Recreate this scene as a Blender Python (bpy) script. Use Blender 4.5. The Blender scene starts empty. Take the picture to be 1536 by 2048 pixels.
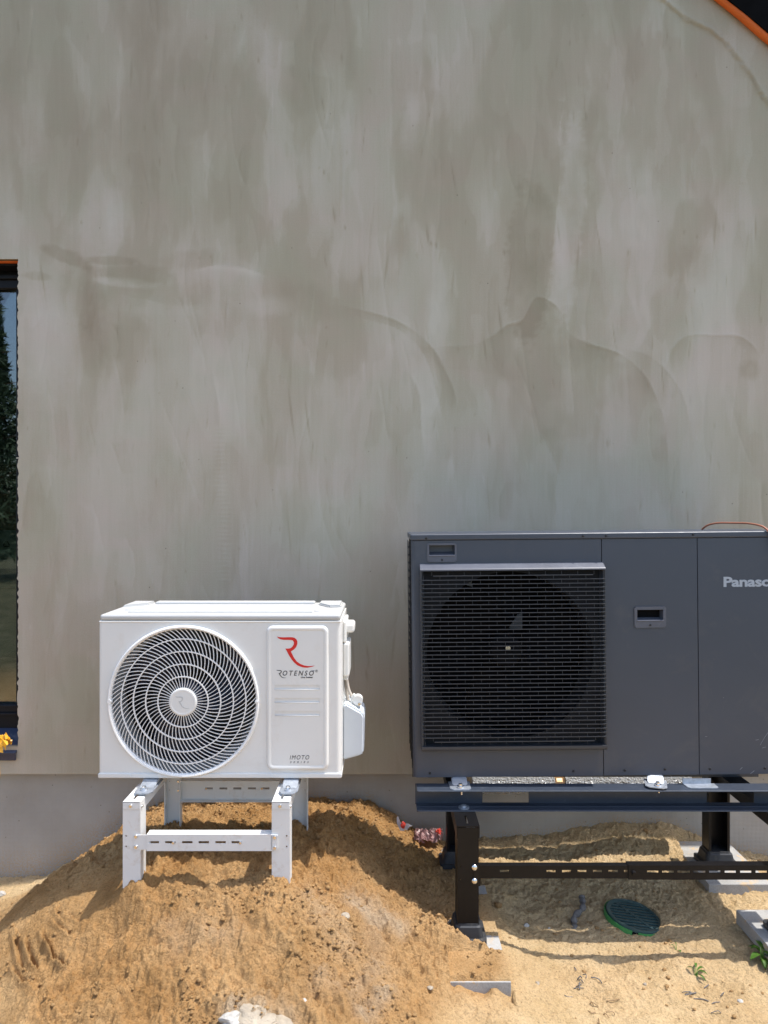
import bpy, bmesh, math, random
import numpy as np
from mathutils import Vector, Matrix
from mathutils.geometry import tessellate_polygon

R = math.radians
sc = bpy.context.scene
col = sc.collection
random.seed(7)
F = 1400.0; CZ = 1.55

# ------------------------------------------------------------------ camera
cam = bpy.data.cameras.new('camera'); camo = bpy.data.objects.new('camera', cam); col.objects.link(camo)
camo.location = (0, 0, CZ); camo.rotation_euler = (R(90), 0, 0)
cam.sensor_fit = 'VERTICAL'; cam.sensor_height = 36; cam.sensor_width = 27
cam.lens = F / 2048 * 36
cam.clip_start = 0.05; cam.clip_end = 600
sc.camera = camo
# ------------------------------------------------------------------ world, sun
SUN_FROM = Vector((0.375, -0.006, 1.0)).normalized()
w = bpy.data.worlds.new('World'); sc.world = w; w.use_nodes = True
nt = w.node_tree; bg = nt.nodes['Background']
sky = nt.nodes.new('ShaderNodeTexSky'); sky.sky_type = 'NISHITA'; sky.sun_disc = False
sky.sun_elevation = math.asin(SUN_FROM.z); sky.sun_rotation = math.atan2(SUN_FROM.x, SUN_FROM.y)
sky.dust_density = 2.0; sky.air_density = 1.0; sky.ozone_density = 1.0
nt.links.new(sky.outputs[0], bg.inputs[0]); bg.inputs[1].default_value = 0.15
sl = bpy.data.lights.new('sun', 'SUN'); sl.energy = 2.5; sl.angle = R(0.55); sl.color = (1.0, 0.965, 0.92)
so = bpy.data.objects.new('sun', sl); col.objects.link(so)
so.rotation_euler = SUN_FROM.to_track_quat('Z', 'Y').to_euler(); so.location = (0, 0, 8)
sc.view_settings.view_transform = 'Standard'; sc.view_settings.look = 'None'
sc.view_settings.gamma = 1; sc.view_settings.use_curve_mapping = False
sc.view_settings.exposure = 1.15

# ------------------------------------------------------------------ helpers
def PX(px, D): return (px - 768) * D / F
def PZ(py, D): return CZ - (py - 1024) * D / F
def P(px, py, D): return Vector((PX(px, D), D, PZ(py, D)))
ORG = {}
def empty(name, loc, label=None, cat=None, group=None, rot=(0, 0, 0)):
    o = bpy.data.objects.new(name, None); col.objects.link(o); o.location = loc; o.rotation_euler = rot
    o.empty_display_size = 0.1
    ORG[o.name] = Vector(loc); tag(o, label, cat, group); return o
def tag(o, label=None, cat=None, group=None, kind=None):
    for k, v in (('label', label), ('category', cat), ('group', group), ('kind', kind)):
        if v: o[k] = v
    return o
def build(name, bm, m, parent=None, smooth=False, origin=None):
    """link a bmesh given in world coordinates as ONE mesh object"""
    bmesh.ops.recalc_face_normals(bm, faces=bm.faces)
    org = ORG[parent.name] if parent else (Vector(origin) if origin else Vector((0, 0, 0)))
    bmesh.ops.translate(bm, vec=-org, verts=bm.verts)
    me = bpy.data.meshes.new(name); bm.to_mesh(me); bm.free()
    for p in me.polygons: p.use_smooth = smooth
    o = bpy.data.objects.new(name, me); col.objects.link(o)
    if isinstance(m, (list, tuple)):
        for q in m: me.materials.append(q)
    else: me.materials.append(m)
    if parent: o.parent = parent
    else: o.location = org
    ORG[o.name] = org
    return o
def NB(): return bmesh.new()
def each(name, m, parent, items, smooth=False):
    for f_ in items:
        b_ = NB(); f_(b_); build(name, b_, m, parent, smooth)
def merge(bm, tmp, mi=0):
    me = bpy.data.meshes.new('t'); tmp.to_mesh(me); tmp.free()
    n = len(bm.faces); bm.from_mesh(me); bpy.data.meshes.remove(me)
    bm.faces.ensure_lookup_table()
    if mi:
        for f in bm.faces[n:]: f.material_index = mi
def box(bm, x0, x1, y0, y1, z0, z1, bev=0.0, seg=2, mat=None, mi=0):
    t = bmesh.new(); r = bmesh.ops.create_cube(t, size=1)
    for v in t.verts:
        v.co = Vector(((x0 + x1) / 2 + v.co.x * (x1 - x0), (y0 + y1) / 2 + v.co.y * (y1 - y0), (z0 + z1) / 2 + v.co.z * (z1 - z0)))
    if bev: bmesh.ops.bevel(t, geom=t.edges[:], offset=bev, segments=seg, affect='EDGES', profile=0.5)
    if mat: bmesh.ops.transform(t, matrix=mat, verts=t.verts)
    merge(bm, t, mi)
def prism(bm, pts, a, b, axis='x', bev=0.0, mi=0, seg=2):
    """extrude a polygon; axis x: pts are (y,z); y: (x,z); z: (x,y)"""
    t = bmesh.new()
    def co(p, s):
        return {'x': (s, p[0], p[1]), 'y': (p[0], s, p[1]), 'z': (p[0], p[1], s)}[axis]
    va = [t.verts.new(co(p, a)) for p in pts]; vb = [t.verts.new(co(p, b)) for p in pts]
    n = len(pts)
    if bev or n <= 4: fa = t.faces.new(va); fb = t.faces.new(vb[::-1])
    else:
        for tri in tessellate_polygon([[Vector((p[0], p[1], 0)) for p in pts]]):
            t.faces.new([va[k] for k in tri]); t.faces.new([vb[k] for k in tri[::-1]])
    for i in range(n): t.faces.new((va[i], vb[i], vb[(i + 1) % n], va[(i + 1) % n]))
    if bev:
        bmesh.ops.bevel(t, geom=[e for e in t.edges], offset=bev, segments=seg, affect='EDGES')
    merge(bm, t, mi)
def rrect(x0, x1, z0, z1, r, n=6):
    pts = []
    for cx, cz, a0 in ((x1 - r, z1 - r, 0), (x0 + r, z1 - r, 90), (x0 + r, z0 + r, 180), (x1 - r, z0 + r, 270)):
        for k in range(n + 1):
            a = R(a0 + 90 * k / n); pts.append((cx + r * math.cos(a), cz + r * math.sin(a)))
    return pts
def rplate(bm, x0, x1, z0, z1, r, y0, y1, ch=0.0, mi=0):
    """rounded plate, front at y0 with a rounded chamfer ch, back at y1"""
    t = bmesh.new(); rings = []
    prof = [(0, y1), (0, y0 + ch)]
    if ch:
        for k in (1, 2, 3): 
            a = R(30 * k); prof.append((ch * (1 - math.cos(a)), y0 + ch - ch * math.sin(a)))
    for ins, y in prof:
        rings.append([t.verts.new((p[0], y, p[1])) for p in rrect(x0 + ins, x1 - ins, z0 + ins, z1 - ins, max(r - ins, 0.0005))])
    n = len(rings[0])
    for a, b in zip(rings, rings[1:]):
        for i in range(n): t.faces.new((a[i], a[(i + 1) % n], b[(i + 1) % n], b[i]))
    t.faces.new(rings[-1]); t.faces.new(rings[0][::-1])
    merge(bm, t, mi)
def cyl(bm, p0, p1, r0, r1=None, n=20, mi=0, caps=True):
    r1 = r0 if r1 is None else r1
    p0, p1 = Vector(p0), Vector(p1); d = (p1 - p0); q = d.to_track_quat('Z', 'Y').to_matrix()
    t = bmesh.new(); A = []; B = []
    for i in range(n):
        a = 2 * math.pi * i / n; u = q @ Vector((math.cos(a), math.sin(a), 0))
        A.append(t.verts.new(p0 + u * r0)); B.append(t.verts.new(p1 + u * r1))
    for i in range(n): t.faces.new((A[i], A[(i + 1) % n], B[(i + 1) % n], B[i]))
    if caps: t.faces.new(A[::-1]); t.faces.new(B)
    merge(bm, t, mi)
def tube(bm, pts, r, n=10, mi=0, caps=True):
    pts = [Vector(p) for p in pts]; t = bmesh.new(); rings = []
    rr = r if isinstance(r, (list, tuple)) else [r] * len(pts)
    up = Vector((0, 0, 1)); prev = None
    for i, p in enumerate(pts):
        d = (pts[min(i + 1, len(pts) - 1)] - pts[max(i - 1, 0)]).normalized()
        if prev is None:
            u = d.cross(up if abs(d.z) < 0.9 else Vector((1, 0, 0))).normalized()
        else: u = (prev - d * prev.dot(d)).normalized()
        prev = u; v = d.cross(u)
        rings.append([t.verts.new(p + (u * math.cos(2 * math.pi * k / n) + v * math.sin(2 * math.pi * k / n)) * rr[i]) for k in range(n)])
    for a, b in zip(rings, rings[1:]):
        for k in range(n): t.faces.new((a[k], a[(k + 1) % n], b[(k + 1) % n], b[k]))
    if caps: t.faces.new(rings[0][::-1]); t.faces.new(rings[-1])
    merge(bm, t, mi)
def ribbon(bm, pts, wdt, y0, y1, mi=0):
    """bar of rectangular section following (x,z) points; width wdt, from depth y0 to y1 (may be per-point lists)"""
    t = bmesh.new(); n = len(pts); rings = []
    for i, p in enumerate(pts):
        a = pts[max(i - 1, 0)]; b = pts[min(i + 1, n - 1)]
        dx, dz = b[0] - a[0], b[1] - a[1]; L = math.hypot(dx, dz) or 1
        nx, nz = -dz / L * wdt / 2, dx / L * wdt / 2
        f = y0[i] if isinstance(y0, list) else y0; g = y1[i] if isinstance(y1, list) else y1
        rings.append([t.verts.new(c) for c in ((p[0] + nx, f, p[1] + nz), (p[0] - nx, f, p[1] - nz), (p[0] - nx, g, p[1] - nz), (p[0] + nx, g, p[1] + nz))])
    for a, b in zip(rings, rings[1:]):
        for k in range(4): t.faces.new((a[k], a[(k + 1) % 4], b[(k + 1) % 4], b[k]))
    t.faces.new(rings[0][::-1]); t.faces.new(rings[-1]); merge(bm, t, mi)
def plate(bm, u0, u1, v0, v1, holes, w0, w1, plane='xz', mi=0):
    """solid plate with rectangular holes; plane xz: u=x v=z w=y; xy: u=x v=y w=z; yz: u=y v=z w=x"""
    us = sorted({u0, u1} | {h[0] for h in holes} | {h[1] for h in holes}); vs = sorted({v0, v1} | {h[2] for h in holes} | {h[3] for h in holes})
    us = [u for u in us if u0 <= u <= u1]; vs = [v for v in vs if v0 <= v <= v1]
    def solid(i, j):
        if i < 0 or j < 0 or i >= len(us) - 1 or j >= len(vs) - 1: return False
        cu = (us[i] + us[i + 1]) / 2; cv = (vs[j] + vs[j + 1]) / 2
        return not any(h[0] < cu < h[1] and h[2] < cv < h[3] for h in holes)
    def co(u, v, ww): return {'xz': (u, ww, v), 'xy': (u, v, ww), 'yz': (ww, u, v)}[plane]
    t = bmesh.new(); cache = {}
    def V(i, j, k):
        if (i, j, k) not in cache: cache[(i, j, k)] = t.verts.new(co(us[i], vs[j], (w0, w1)[k]))
        return cache[(i, j, k)]
    for i in range(len(us) - 1):
        for j in range(len(vs) - 1):
            if not solid(i, j): continue
            t.faces.new((V(i, j, 0), V(i + 1, j, 0), V(i + 1, j + 1, 0), V(i, j + 1, 0)))
            t.faces.new((V(i, j, 1), V(i, j + 1, 1), V(i + 1, j + 1, 1), V(i + 1, j, 1)))
            if not solid(i - 1, j): t.faces.new((V(i, j, 0), V(i, j + 1, 0), V(i, j + 1, 1), V(i, j, 1)))
            if not solid(i + 1, j): t.faces.new((V(i + 1, j, 0), V(i + 1, j, 1), V(i + 1, j + 1, 1), V(i + 1, j + 1, 0)))
            if not solid(i, j - 1): t.faces.new((V(i, j, 0), V(i, j, 1), V(i + 1, j, 1), V(i + 1, j, 0)))
            if not solid(i, j + 1): t.faces.new((V(i, j + 1, 0), V(i + 1, j + 1, 0), V(i + 1, j + 1, 1), V(i, j + 1, 1)))
    merge(bm, t, mi)
def holeplate(bm, x0, x1, z0, z1, cx, cz, r, y0, y1, n=96, mi=0):
    """rectangular plate with a round hole"""
    angs = [2 * math.pi * k / n for k in range(n)] + [math.atan2(zz - cz, xx - cx) % (2 * math.pi) for xx in (x0, x1) for zz in (z0, z1)]
    angs = sorted(set(angs)); t = bmesh.new(); L = []
    for a in angs:
        c, s = math.cos(a), math.sin(a)
        ks = []
        if c > 1e-9: ks.append((x1 - cx) / c)
        if c < -1e-9: ks.append((x0 - cx) / c)
        if s > 1e-9: ks.append((z1 - cz) / s)
        if s < -1e-9: ks.append((z0 - cz) / s)
        k = min(ks); k = max(k, r + 1e-4)
        L.append([t.verts.new((cx + q * c, y, cz + q * s)) for q, y in ((r, y0), (k, y0), (k, y1), (r, y1))])
    for i in range(len(L)):
        a, b = L[i], L[(i + 1) % len(L)]
        for k in range(4): t.faces.new((a[k], b[k], b[(k + 1) % 4], a[(k + 1) % 4]))
    merge(bm, t, mi)
def lathe(bm, prof, cx, cz, n=96, mi=0, closed=False):
    """prof: (radius, y) revolved about the y axis through cx,cz"""
    t = bmesh.new(); rings = []
    for r, y in prof:
        if r < 1e-6: rings.append([t.verts.new((cx, y, cz))] * n)
        else: rings.append([t.verts.new((cx + r * math.cos(2 * math.pi * k / n), y, cz + r * math.sin(2 * math.pi * k / n))) for k in range(n)])
    pairs = list(zip(rings, rings[1:])) + ([(rings[-1], rings[0])] if closed else [])
    for a, b in pairs:
        for k in range(n):
            vs = []
            for v in (a[k], a[(k + 1) % n], b[(k + 1) % n], b[k]):
                if v not in vs: vs.append(v)
            if len(vs) > 2: t.faces.new(vs)
    merge(bm, t, mi)
def text_bm(s, x0, z0, wd, ht, y0, y1, bold=0.0, shear=0.0, space=1.0):
    """letters as a thin extruded mesh fitted to a box"""
    cu = bpy.data.curves.new('t', 'FONT'); cu.body = s; cu.size = 1; cu.extrude = 0.01; cu.offset = bold; cu.shear = shear
    cu.space_character = space; cu.resolution_u = 3
    o = bpy.data.objects.new('t', cu); col.objects.link(o)
    bpy.context.view_layer.update()
    me = bpy.data.meshes.new_from_object(o); bpy.data.objects.remove(o); bpy.data.curves.remove(cu)
    bm = bmesh.new(); bm.from_mesh(me); bpy.data.meshes.remove(me)
    xs = [v.co.x for v in bm.verts]; ys = [v.co.y for v in bm.verts]; zs = [v.co.z for v in bm.verts]
    sx = wd / (max(xs) - min(xs)); sy = ht / (max(ys) - min(ys)); zr = max(zs) - min(zs) or 1
    a, b, c = min(xs), min(ys), min(zs)
    for v in bm.verts:
        v.co = Vector((x0 + (v.co.x - a) * sx, y1 + (y0 - y1) * (v.co.z - c) / zr, z0 + (v.co.y - b) * sy))
    return bm

# ---- numpy noise
def _lat(seed): return np.random.RandomState(seed).rand(256, 256)
def vn(x, y, seed=0):
    L = _lat(seed); xi = np.floor(x).astype(int); yi = np.floor(y).astype(int); fx = x - xi; fy = y - yi
    fx = fx * fx * (3 - 2 * fx); fy = fy * fy * (3 - 2 * fy)
    a = L[xi & 255, yi & 255]; b = L[(xi + 1) & 255, yi & 255]; c = L[xi & 255, (yi + 1) & 255]; d = L[(xi + 1) & 255, (yi + 1) & 255]
    return (a * (1 - fx) + b * fx) * (1 - fy) + (c * (1 - fx) + d * fx) * fy
def fbm(x, y, o=4, seed=0, g=0.5):
    s = 0; a = 1; t = 0
    for k in range(o): s = s + a * vn(x * 2 ** k + 17.3 * k, y * 2 ** k + 9.1 * k, seed + k); t += a; a *= g
    return s / t
def domes(x, y, cell, seed, keep=1.0):
    """field of little rounded lumps on a jittered lattice"""
    u = x / cell; v = y / cell; ui = np.floor(u).astype(int); vi = np.floor(v).astype(int)
    A, B, C, D = _lat(seed), _lat(seed + 1), _lat(seed + 2), _lat(seed + 3); h = np.zeros_like(x)
    for i in (-1, 0, 1):
        for j in (-1, 0, 1):
            p = (ui + i) & 255; q = (vi + j) & 255
            cx = ui + i + A[p, q]; cy = vi + j + B[p, q]; r = 0.35 + 0.6 * C[p, q]
            d2 = ((u - cx) ** 2 + (v - cy) ** 2) / (r * r)
            hh = np.sqrt(np.clip(1 - d2, 0, None)) * r * (D[p, q] < keep)
            h = np.maximum(h, hh)
    return h * cell
def sstep(a, b, x):
    t = np.clip((x - a) / (b - a), 0, 1); return t * t * (3 - 2 * t)
def polyd(px, py, pts):
    """distance to a polyline, and the side (+ = right of travel on screen, y down -> below for left-to-right)"""
    best = np.full(px.shape, 1e9); side = np.zeros(px.shape); tt = np.zeros(px.shape)
    n = len(pts) - 1
    for k in range(n):
        x0, y0 = pts[k]; x1, y1 = pts[k + 1]; dx, dy = x1 - x0, y1 - y0; L2 = dx * dx + dy * dy
        t = np.clip(((px - x0) * dx + (py - y0) * dy) / L2, 0, 1)
        d = np.hypot(px - x0 - t * dx, py - y0 - t * dy); m = d < best
        best = np.where(m, d, best); side = np.where(m, np.sign(dx * (py - y0) - dy * (px - x0)), side)
        tt = np.where(m, (k + t) / n, tt)
    return best, side, tt
def spline(pts, k=6):
    out = []; n = len(pts)
    for i in range(n - 1):
        p0 = pts[max(i - 1, 0)]; p1 = pts[i]; p2 = pts[i + 1]; p3 = pts[min(i + 2, n - 1)]
        for s in range(k):
            t = s / k
            out.append(tuple(0.5 * (2 * b + (c - a) * t + (2 * a - 5 * b + 4 * c - d) * t * t + (3 * b - a - 3 * c + d) * t ** 3) for a, b, c, d in zip(p0, p1, p2, p3)))
    out.append(tuple(pts[-1])); return out
def grid_mesh(name, X, Y, Z, mask=None, attrs=None, smooth=True):
    """mesh from 2-D arrays; mask = faces to keep"""
    nr, nc = X.shape; me = bpy.data.meshes.new(name)
    co = np.stack([X, Y, Z], -1).reshape(-1, 3).astype(np.float32)
    idx = np.arange(nr * nc).reshape(nr, nc)
    q = np.stack([idx[:-1, :-1], idx[:-1, 1:], idx[1:, 1:], idx[1:, :-1]], -1).reshape(-1, 4)
    if mask is not None: q = q[mask.reshape(-1)]
    me.vertices.add(len(co)); me.vertices.foreach_set('co', co.ravel())
    me.loops.add(q.size); me.loops.foreach_set('vertex_index', q.ravel().astype(np.int32))
    me.polygons.add(len(q)); me.polygons.foreach_set('loop_start', (np.arange(len(q)) * 4).astype(np.int32))
    me.polygons.foreach_set('loop_total', np.full(len(q), 4, np.int32))
    me.polygons.foreach_set('use_smooth', np.full(len(q), smooth))
    me.update(calc_edges=True); me.validate()
    for k, a in (attrs or {}).items():
        at = me.attributes.new(k, 'FLOAT', 'POINT'); at.data.foreach_set('value', a.reshape(-1).astype(np.float32))
    return me
def axis_pts(lo, hi, step, far_lo, far_hi, g=1.25):
    a = list(np.arange(lo, hi + step / 2, step)); s = step; v = lo; pre = []
    while v > far_lo: s *= g; v -= s; pre.append(v)
    s = step; v = a[-1]; post = []
    while v < far_hi: s *= g; v += s; post.append(v)
    return np.array(pre[::-1] + a + post)

# ------------------------------------------------------------------ materials
def mat(name): 
    m = bpy.data.materials.new(name); m.use_nodes = True; n = m.node_tree.nodes; l = m.node_tree.links
    return m, n, l, n['Principled BSDF']
def ramp(n, stops):
    r = n.new('ShaderNodeValToRGB'); e = r.color_ramp.elements
    while len(e) < len(stops): e.new(0.5)
    for k, (p, c) in enumerate(stops): e[k].position = p; e[k].color = (*c, 1) if len(c) == 3 else c
    return r
def noise(n, l, scale, detail=4, rough=0.55, vec=None, sc3=None, dist=0.0):
    t = n.new('ShaderNodeTexNoise'); t.inputs['Scale'].default_value = scale; t.inputs['Detail'].default_value = detail
    t.inputs['Roughness'].default_value = rough; t.inputs['Distortion'].default_value = dist
    if sc3:
        mp = n.new('ShaderNodeMapping'); mp.inputs['Scale'].default_value = sc3; l.new(vec, mp.inputs[0]); l.new(mp.outputs[0], t.inputs['Vector'])
    elif vec: l.new(vec, t.inputs['Vector'])
    return t
def math_(n, l, op, a, b):
    t = n.new('ShaderNodeMath'); t.operation = op
    for i, v in enumerate((a, b)):
        if v is None: continue
        if isinstance(v, (int, float)): t.inputs[i].default_value = v
        else: l.new(v, t.inputs[i])
    return t.outputs[0]
def mixc(n, l, fac, a, b, bt='MIX'):
    t = n.new('ShaderNodeMix'); t.data_type = 'RGBA'; t.blend_type = bt
    for i, v in ((0, fac), (6, a), (7, b)):
        if isinstance(v, (int, float)): t.inputs[i].default_value = v
        elif isinstance(v, tuple): t.inputs[i].default_value = (*v, 1)
        else: l.new(v, t.inputs[i])
    return t.outputs[2]
def paint(name, c, rough=0.4, metal=0.0, var=0.12, dirt=None, bump=0.0, bscale=200, spec=0.5, vscale=6.0, coat=0.0, dscale=9.0, damt=0.5):
    m, n, l, b = mat(name); tc = n.new('ShaderNodeTexCoord').outputs['Object']
    nz = noise(n, l, vscale, 5, 0.6, tc)
    lo = tuple(max(0, v * (1 - var)) for v in c); hi = tuple(min(1, v * (1 + var)) for v in c)
    r = ramp(n, [(0.3, lo), (0.7, hi)]); l.new(nz.outputs[0], r.inputs[0]); cc = r.outputs[0]
    if dirt:
        d = noise(n, l, dscale, 8, 0.75, tc, dist=0.6); dr = ramp(n, [(0.55, (0, 0, 0)), (0.78, (damt,) * 3)]); l.new(d.outputs[0], dr.inputs[0])
        cc = mixc(n, l, dr.outputs[0], cc, dirt)
    l.new(cc, b.inputs['Base Color'])
    rn = noise(n, l, 30, 4, 0.6, tc); rr = n.new('ShaderNodeMapRange'); rr.inputs[3].default_value = rough * 0.8; rr.inputs[4].default_value = min(1, rough * 1.25)
    l.new(rn.outputs[0], rr.inputs[0]); l.new(rr.outputs[0], b.inputs['Roughness'])
    b.inputs['Metallic'].default_value = metal; b.inputs['Specular IOR Level'].default_value = spec
    b.inputs['Coat Weight'].default_value = coat
    if bump:
        bn = noise(n, l, bscale, 3, 0.6, tc); bp = n.new('ShaderNodeBump'); bp.inputs['Strength'].default_value = bump; bp.inputs['Distance'].default_value = 0.002
        l.new(bn.outputs[0], bp.inputs['Height']); l.new(bp.outputs[0], b.inputs['Normal'])
    return m
M = {}
M['white'] = paint('white_enamel', (0.71, 0.70, 0.665), 0.38, var=0.02, dirt=(0.50, 0.42, 0.31), damt=0.26, bump=0.03, bscale=900)
M['white_plastic'] = paint('white_plastic', (0.72, 0.715, 0.68), 0.35, var=0.02)
M['white_top'] = paint('dimmed_dusty_lid', (0.47, 0.47, 0.455), 0.5, var=0.03, dirt=(0.47, 0.40, 0.30), damt=0.35, dscale=16, bump=0.03, bscale=900)  # lid white darkened to hold back the sunlit glare; dust flecks on top
M['grey_plastic'] = paint('pale_grey_plastic', (0.56, 0.60, 0.63), 0.45, var=0.04)
M['shroud'] = paint('shroud_grey', (0.30, 0.31, 0.31), 0.6, var=0.15, vscale=14)
M['white_stand'] = paint('white_powder_coat', (0.68, 0.68, 0.66), 0.42, var=0.03, dirt=(0.42, 0.30, 0.17), damt=0.55, dscale=22, bump=0.06, bscale=700)
M['anthracite'] = paint('anthracite_paint', (0.047, 0.057, 0.077), 0.38, var=0.05, dirt=(0.10, 0.098, 0.10), damt=0.45, dscale=5, bump=0.08, bscale=1200, vscale=3)
M['anth_dark'] = paint('anthracite_edge_paint', (0.038, 0.042, 0.050), 0.45, var=0.06, bump=0.08, bscale=1200)
M['anth_hood'] = paint('pale_hood_paint', (0.085, 0.092, 0.115), 0.4, var=0.15, dirt=(0.17, 0.18, 0.20), damt=0.6, dscale=30)  # paler than the panel paint, with blotches; grille hood and handles
M['rail_blue'] = paint('blue_grey_steel', (0.034, 0.043, 0.060), 0.42, var=0.10, dirt=(0.2, 0.2, 0.2), damt=0.25, dscale=60, vscale=9)
M['black_steel'] = paint('black_powder_coat', (0.007, 0.0065, 0.007), 0.38, var=0.15, dirt=(0.06, 0.05, 0.04), damt=0.2, dscale=25, spec=0.22)
M['black'] = paint('matt_black', (0.010, 0.010, 0.012), 0.6, var=0.2)
M['void'] = paint('black_interior', (0.006, 0.006, 0.007), 0.8, var=0.2, spec=0.1)
M['rubber'] = paint('black_rubber', (0.022, 0.024, 0.028), 0.6, var=0.2, dirt=(0.22, 0.17, 0.11), damt=0.45, dscale=30)
M['blade_navy'] = paint('navy_fan_plastic', (0.018, 0.024, 0.050), 0.35, var=0.2)
M['galv'] = paint('galvanised_steel', (0.40, 0.43, 0.47), 0.48, metal=0.7, var=0.15, vscale=60, bump=0.15, bscale=150)
M['chrome'] = paint('zinc_bolt', (0.72, 0.73, 0.74), 0.22, metal=1.0, var=0.1)
M['red'] = paint('red_print', (0.62, 0.018, 0.014), 0.4, var=0.03)
M['ink'] = paint('dark_grey_print', (0.03, 0.03, 0.035), 0.5, var=0.05)
M['silver_print'] = paint('silver_print', (0.34, 0.38, 0.43), 0.4, var=0.03)
M['emboss'] = paint('embossed_grey', (0.52, 0.52, 0.50), 0.45, var=0.02)
M['orange'] = paint('orange_foam_tape', (0.60, 0.12, 0.012), 0.55, var=0.12, dirt=(0.30, 0.09, 0.02), damt=0.5, dscale=7)
M['roof_black'] = paint('black_soffit_board', (0.004, 0.004, 0.0045), 0.8, var=0.2, spec=0.03)
M['copper'] = paint('copper_brown_insulation', (0.36, 0.13, 0.07), 0.5, var=0.15)
M['brass'] = paint('brass_fitting', (0.62, 0.40, 0.22), 0.35, metal=0.8, var=0.1)
M['frame_black'] = paint('black_window_profile', (0.006, 0.006, 0.009), 0.45, var=0.15, spec=0.25)
M['sill_blue'] = paint('dark_blue_sill_film', (0.03, 0.04, 0.075), 0.3, var=0.2, dirt=(0.25, 0.26, 0.30), damt=0.5, dscale=14)
M['card'] = paint('brown_cardboard', (0.33, 0.22, 0.11), 0.8, var=0.12)
M['wrap'] = paint('pale_green_plastic_wrap', (0.45, 0.54, 0.50), 0.3, var=0.15, vscale=10)
M['wool'] = paint('beige_insulation_block', (0.52, 0.47, 0.34), 0.8, var=0.15)
M['room'] = paint('unfinished_room_plaster', (0.30, 0.27, 0.22), 0.9, var=0.1)
M['grate'] = paint('dark_green_plastic_grate', (0.045, 0.085, 0.080), 0.45, var=0.15, dirt=(0.20, 0.20, 0.16), damt=0.5, dscale=40)
M['green'] = paint('green_plastic_rim', (0.055, 0.26, 0.07), 0.4, var=0.15, dirt=(0.4, 0.3, 0.17), damt=0.4, dscale=40)
M['leaf'] = paint('weed_leaf_green', (0.11, 0.24, 0.03), 0.5, var=0.35, vscale=30)
M['needle'] = paint('pine_needle_green', (0.05, 0.085, 0.04), 0.7, var=0.4, vscale=2)
M['bark'] = paint('pine_bark', (0.14, 0.09, 0.06), 0.9, var=0.3)
M['stickm'] = paint('weathered_wood', (0.14, 0.13, 0.12), 0.9, var=0.45, vscale=60, bump=0.8, bscale=120)
M['pebble'] = paint('pale_pebble', (0.42, 0.40, 0.36), 0.8, var=0.25, vscale=50)
M['lump'] = paint('grey_mortar_lump', (0.34, 0.29, 0.22), 0.95, var=0.25, vscale=20, dirt=(0.42, 0.28, 0.13), damt=0.9, dscale=14, bump=0.9, bscale=120)
M['pinkwrap'] = paint('pinkish_plastic_film', (0.62, 0.40, 0.38), 0.35, var=0.4, vscale=50, dirt=(0.66, 0.58, 0.56), damt=0.9, dscale=45)
M['whitewrap'] = paint('whitish_torn_film', (0.62, 0.56, 0.56), 0.4, var=0.2, vscale=50)
M['redwrap'] = paint('red_plastic_scrap', (0.62, 0.05, 0.03), 0.4, var=0.2)
M['greywrap'] = paint('grey_plastic_scrap', (0.36, 0.38, 0.38), 0.5, var=0.2)
M['yellow'] = paint('yellow_orange_film', (0.80, 0.40, 0.02), 0.35, var=0.2, vscale=25)

def foil():
    m, n, l, b = mat('crinkled_aluminium_foil'); tc = n.new('ShaderNodeTexCoord').outputs['Object']
    b.inputs['Base Color'].default_value = (0.86, 0.88, 0.90, 1); b.inputs['Metallic'].default_value = 0.35; b.inputs['Roughness'].default_value = 0.3
    v = n.new('ShaderNodeTexVoronoi'); v.inputs['Scale'].default_value = 110; v.distance = 'MINKOWSKI'
    nz = noise(n, l, 60, 3, 0.6, tc, dist=2.0); l.new(tc, v.inputs['Vector'])
    a = math_(n, l, 'ADD', v.outputs[0], nz.outputs[0]); bp = n.new('ShaderNodeBump'); bp.inputs['Strength'].default_value = 1; bp.inputs['Distance'].default_value = 0.009
    l.new(a, bp.inputs['Height']); l.new(bp.outputs[0], b.inputs['Normal']); return m
M['foil'] = foil()

def coil():
    m, n, l, b = mat('coil_fins'); tc = n.new('ShaderNodeTexCoord').outputs['Object']
    wv = n.new('ShaderNodeTexWave'); wv.wave_type = 'BANDS'; wv.bands_direction = 'X'; wv.inputs['Scale'].default_value = 110; l.new(tc, wv.inputs['Vector'])
    r = ramp(n, [(0.3, (0.004, 0.004, 0.005)), (0.8, (0.02, 0.02, 0.024))]); l.new(wv.outputs[0], r.inputs[0]); l.new(r.outputs[0], b.inputs['Base Color'])
    b.inputs['Roughness'].default_value = 0.6; return m
M['coil'] = coil()
M['backing'] = paint('grille_backing_plastic', (0.010, 0.011, 0.013), 0.75, var=0.1, spec=0.2)

def glass():
    m, n, l, b = mat('window_glass'); out = n['Material Output']
    tr = n.new('ShaderNodeBsdfTransparent'); tr.inputs[0].default_value = (0.55, 0.60, 0.57, 1)
    gl = n.new('ShaderNodeBsdfGlossy'); gl.inputs[0].default_value = (0.66, 0.70, 0.73, 1); gl.inputs['Roughness'].default_value = 0.012
    fr = n.new('ShaderNodeFresnel'); fr.inputs[0].default_value = 1.9
    mx = n.new('ShaderNodeMixShader'); a = math_(n, l, 'ADD', fr.outputs[0], 0.09)
    l.new(a, mx.inputs[0]); l.new(tr.outputs[0], mx.inputs[1]); l.new(gl.outputs[0], mx.inputs[2]); l.new(mx.outputs[0], out.inputs[0]); return m
M['glass'] = glass()

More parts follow.
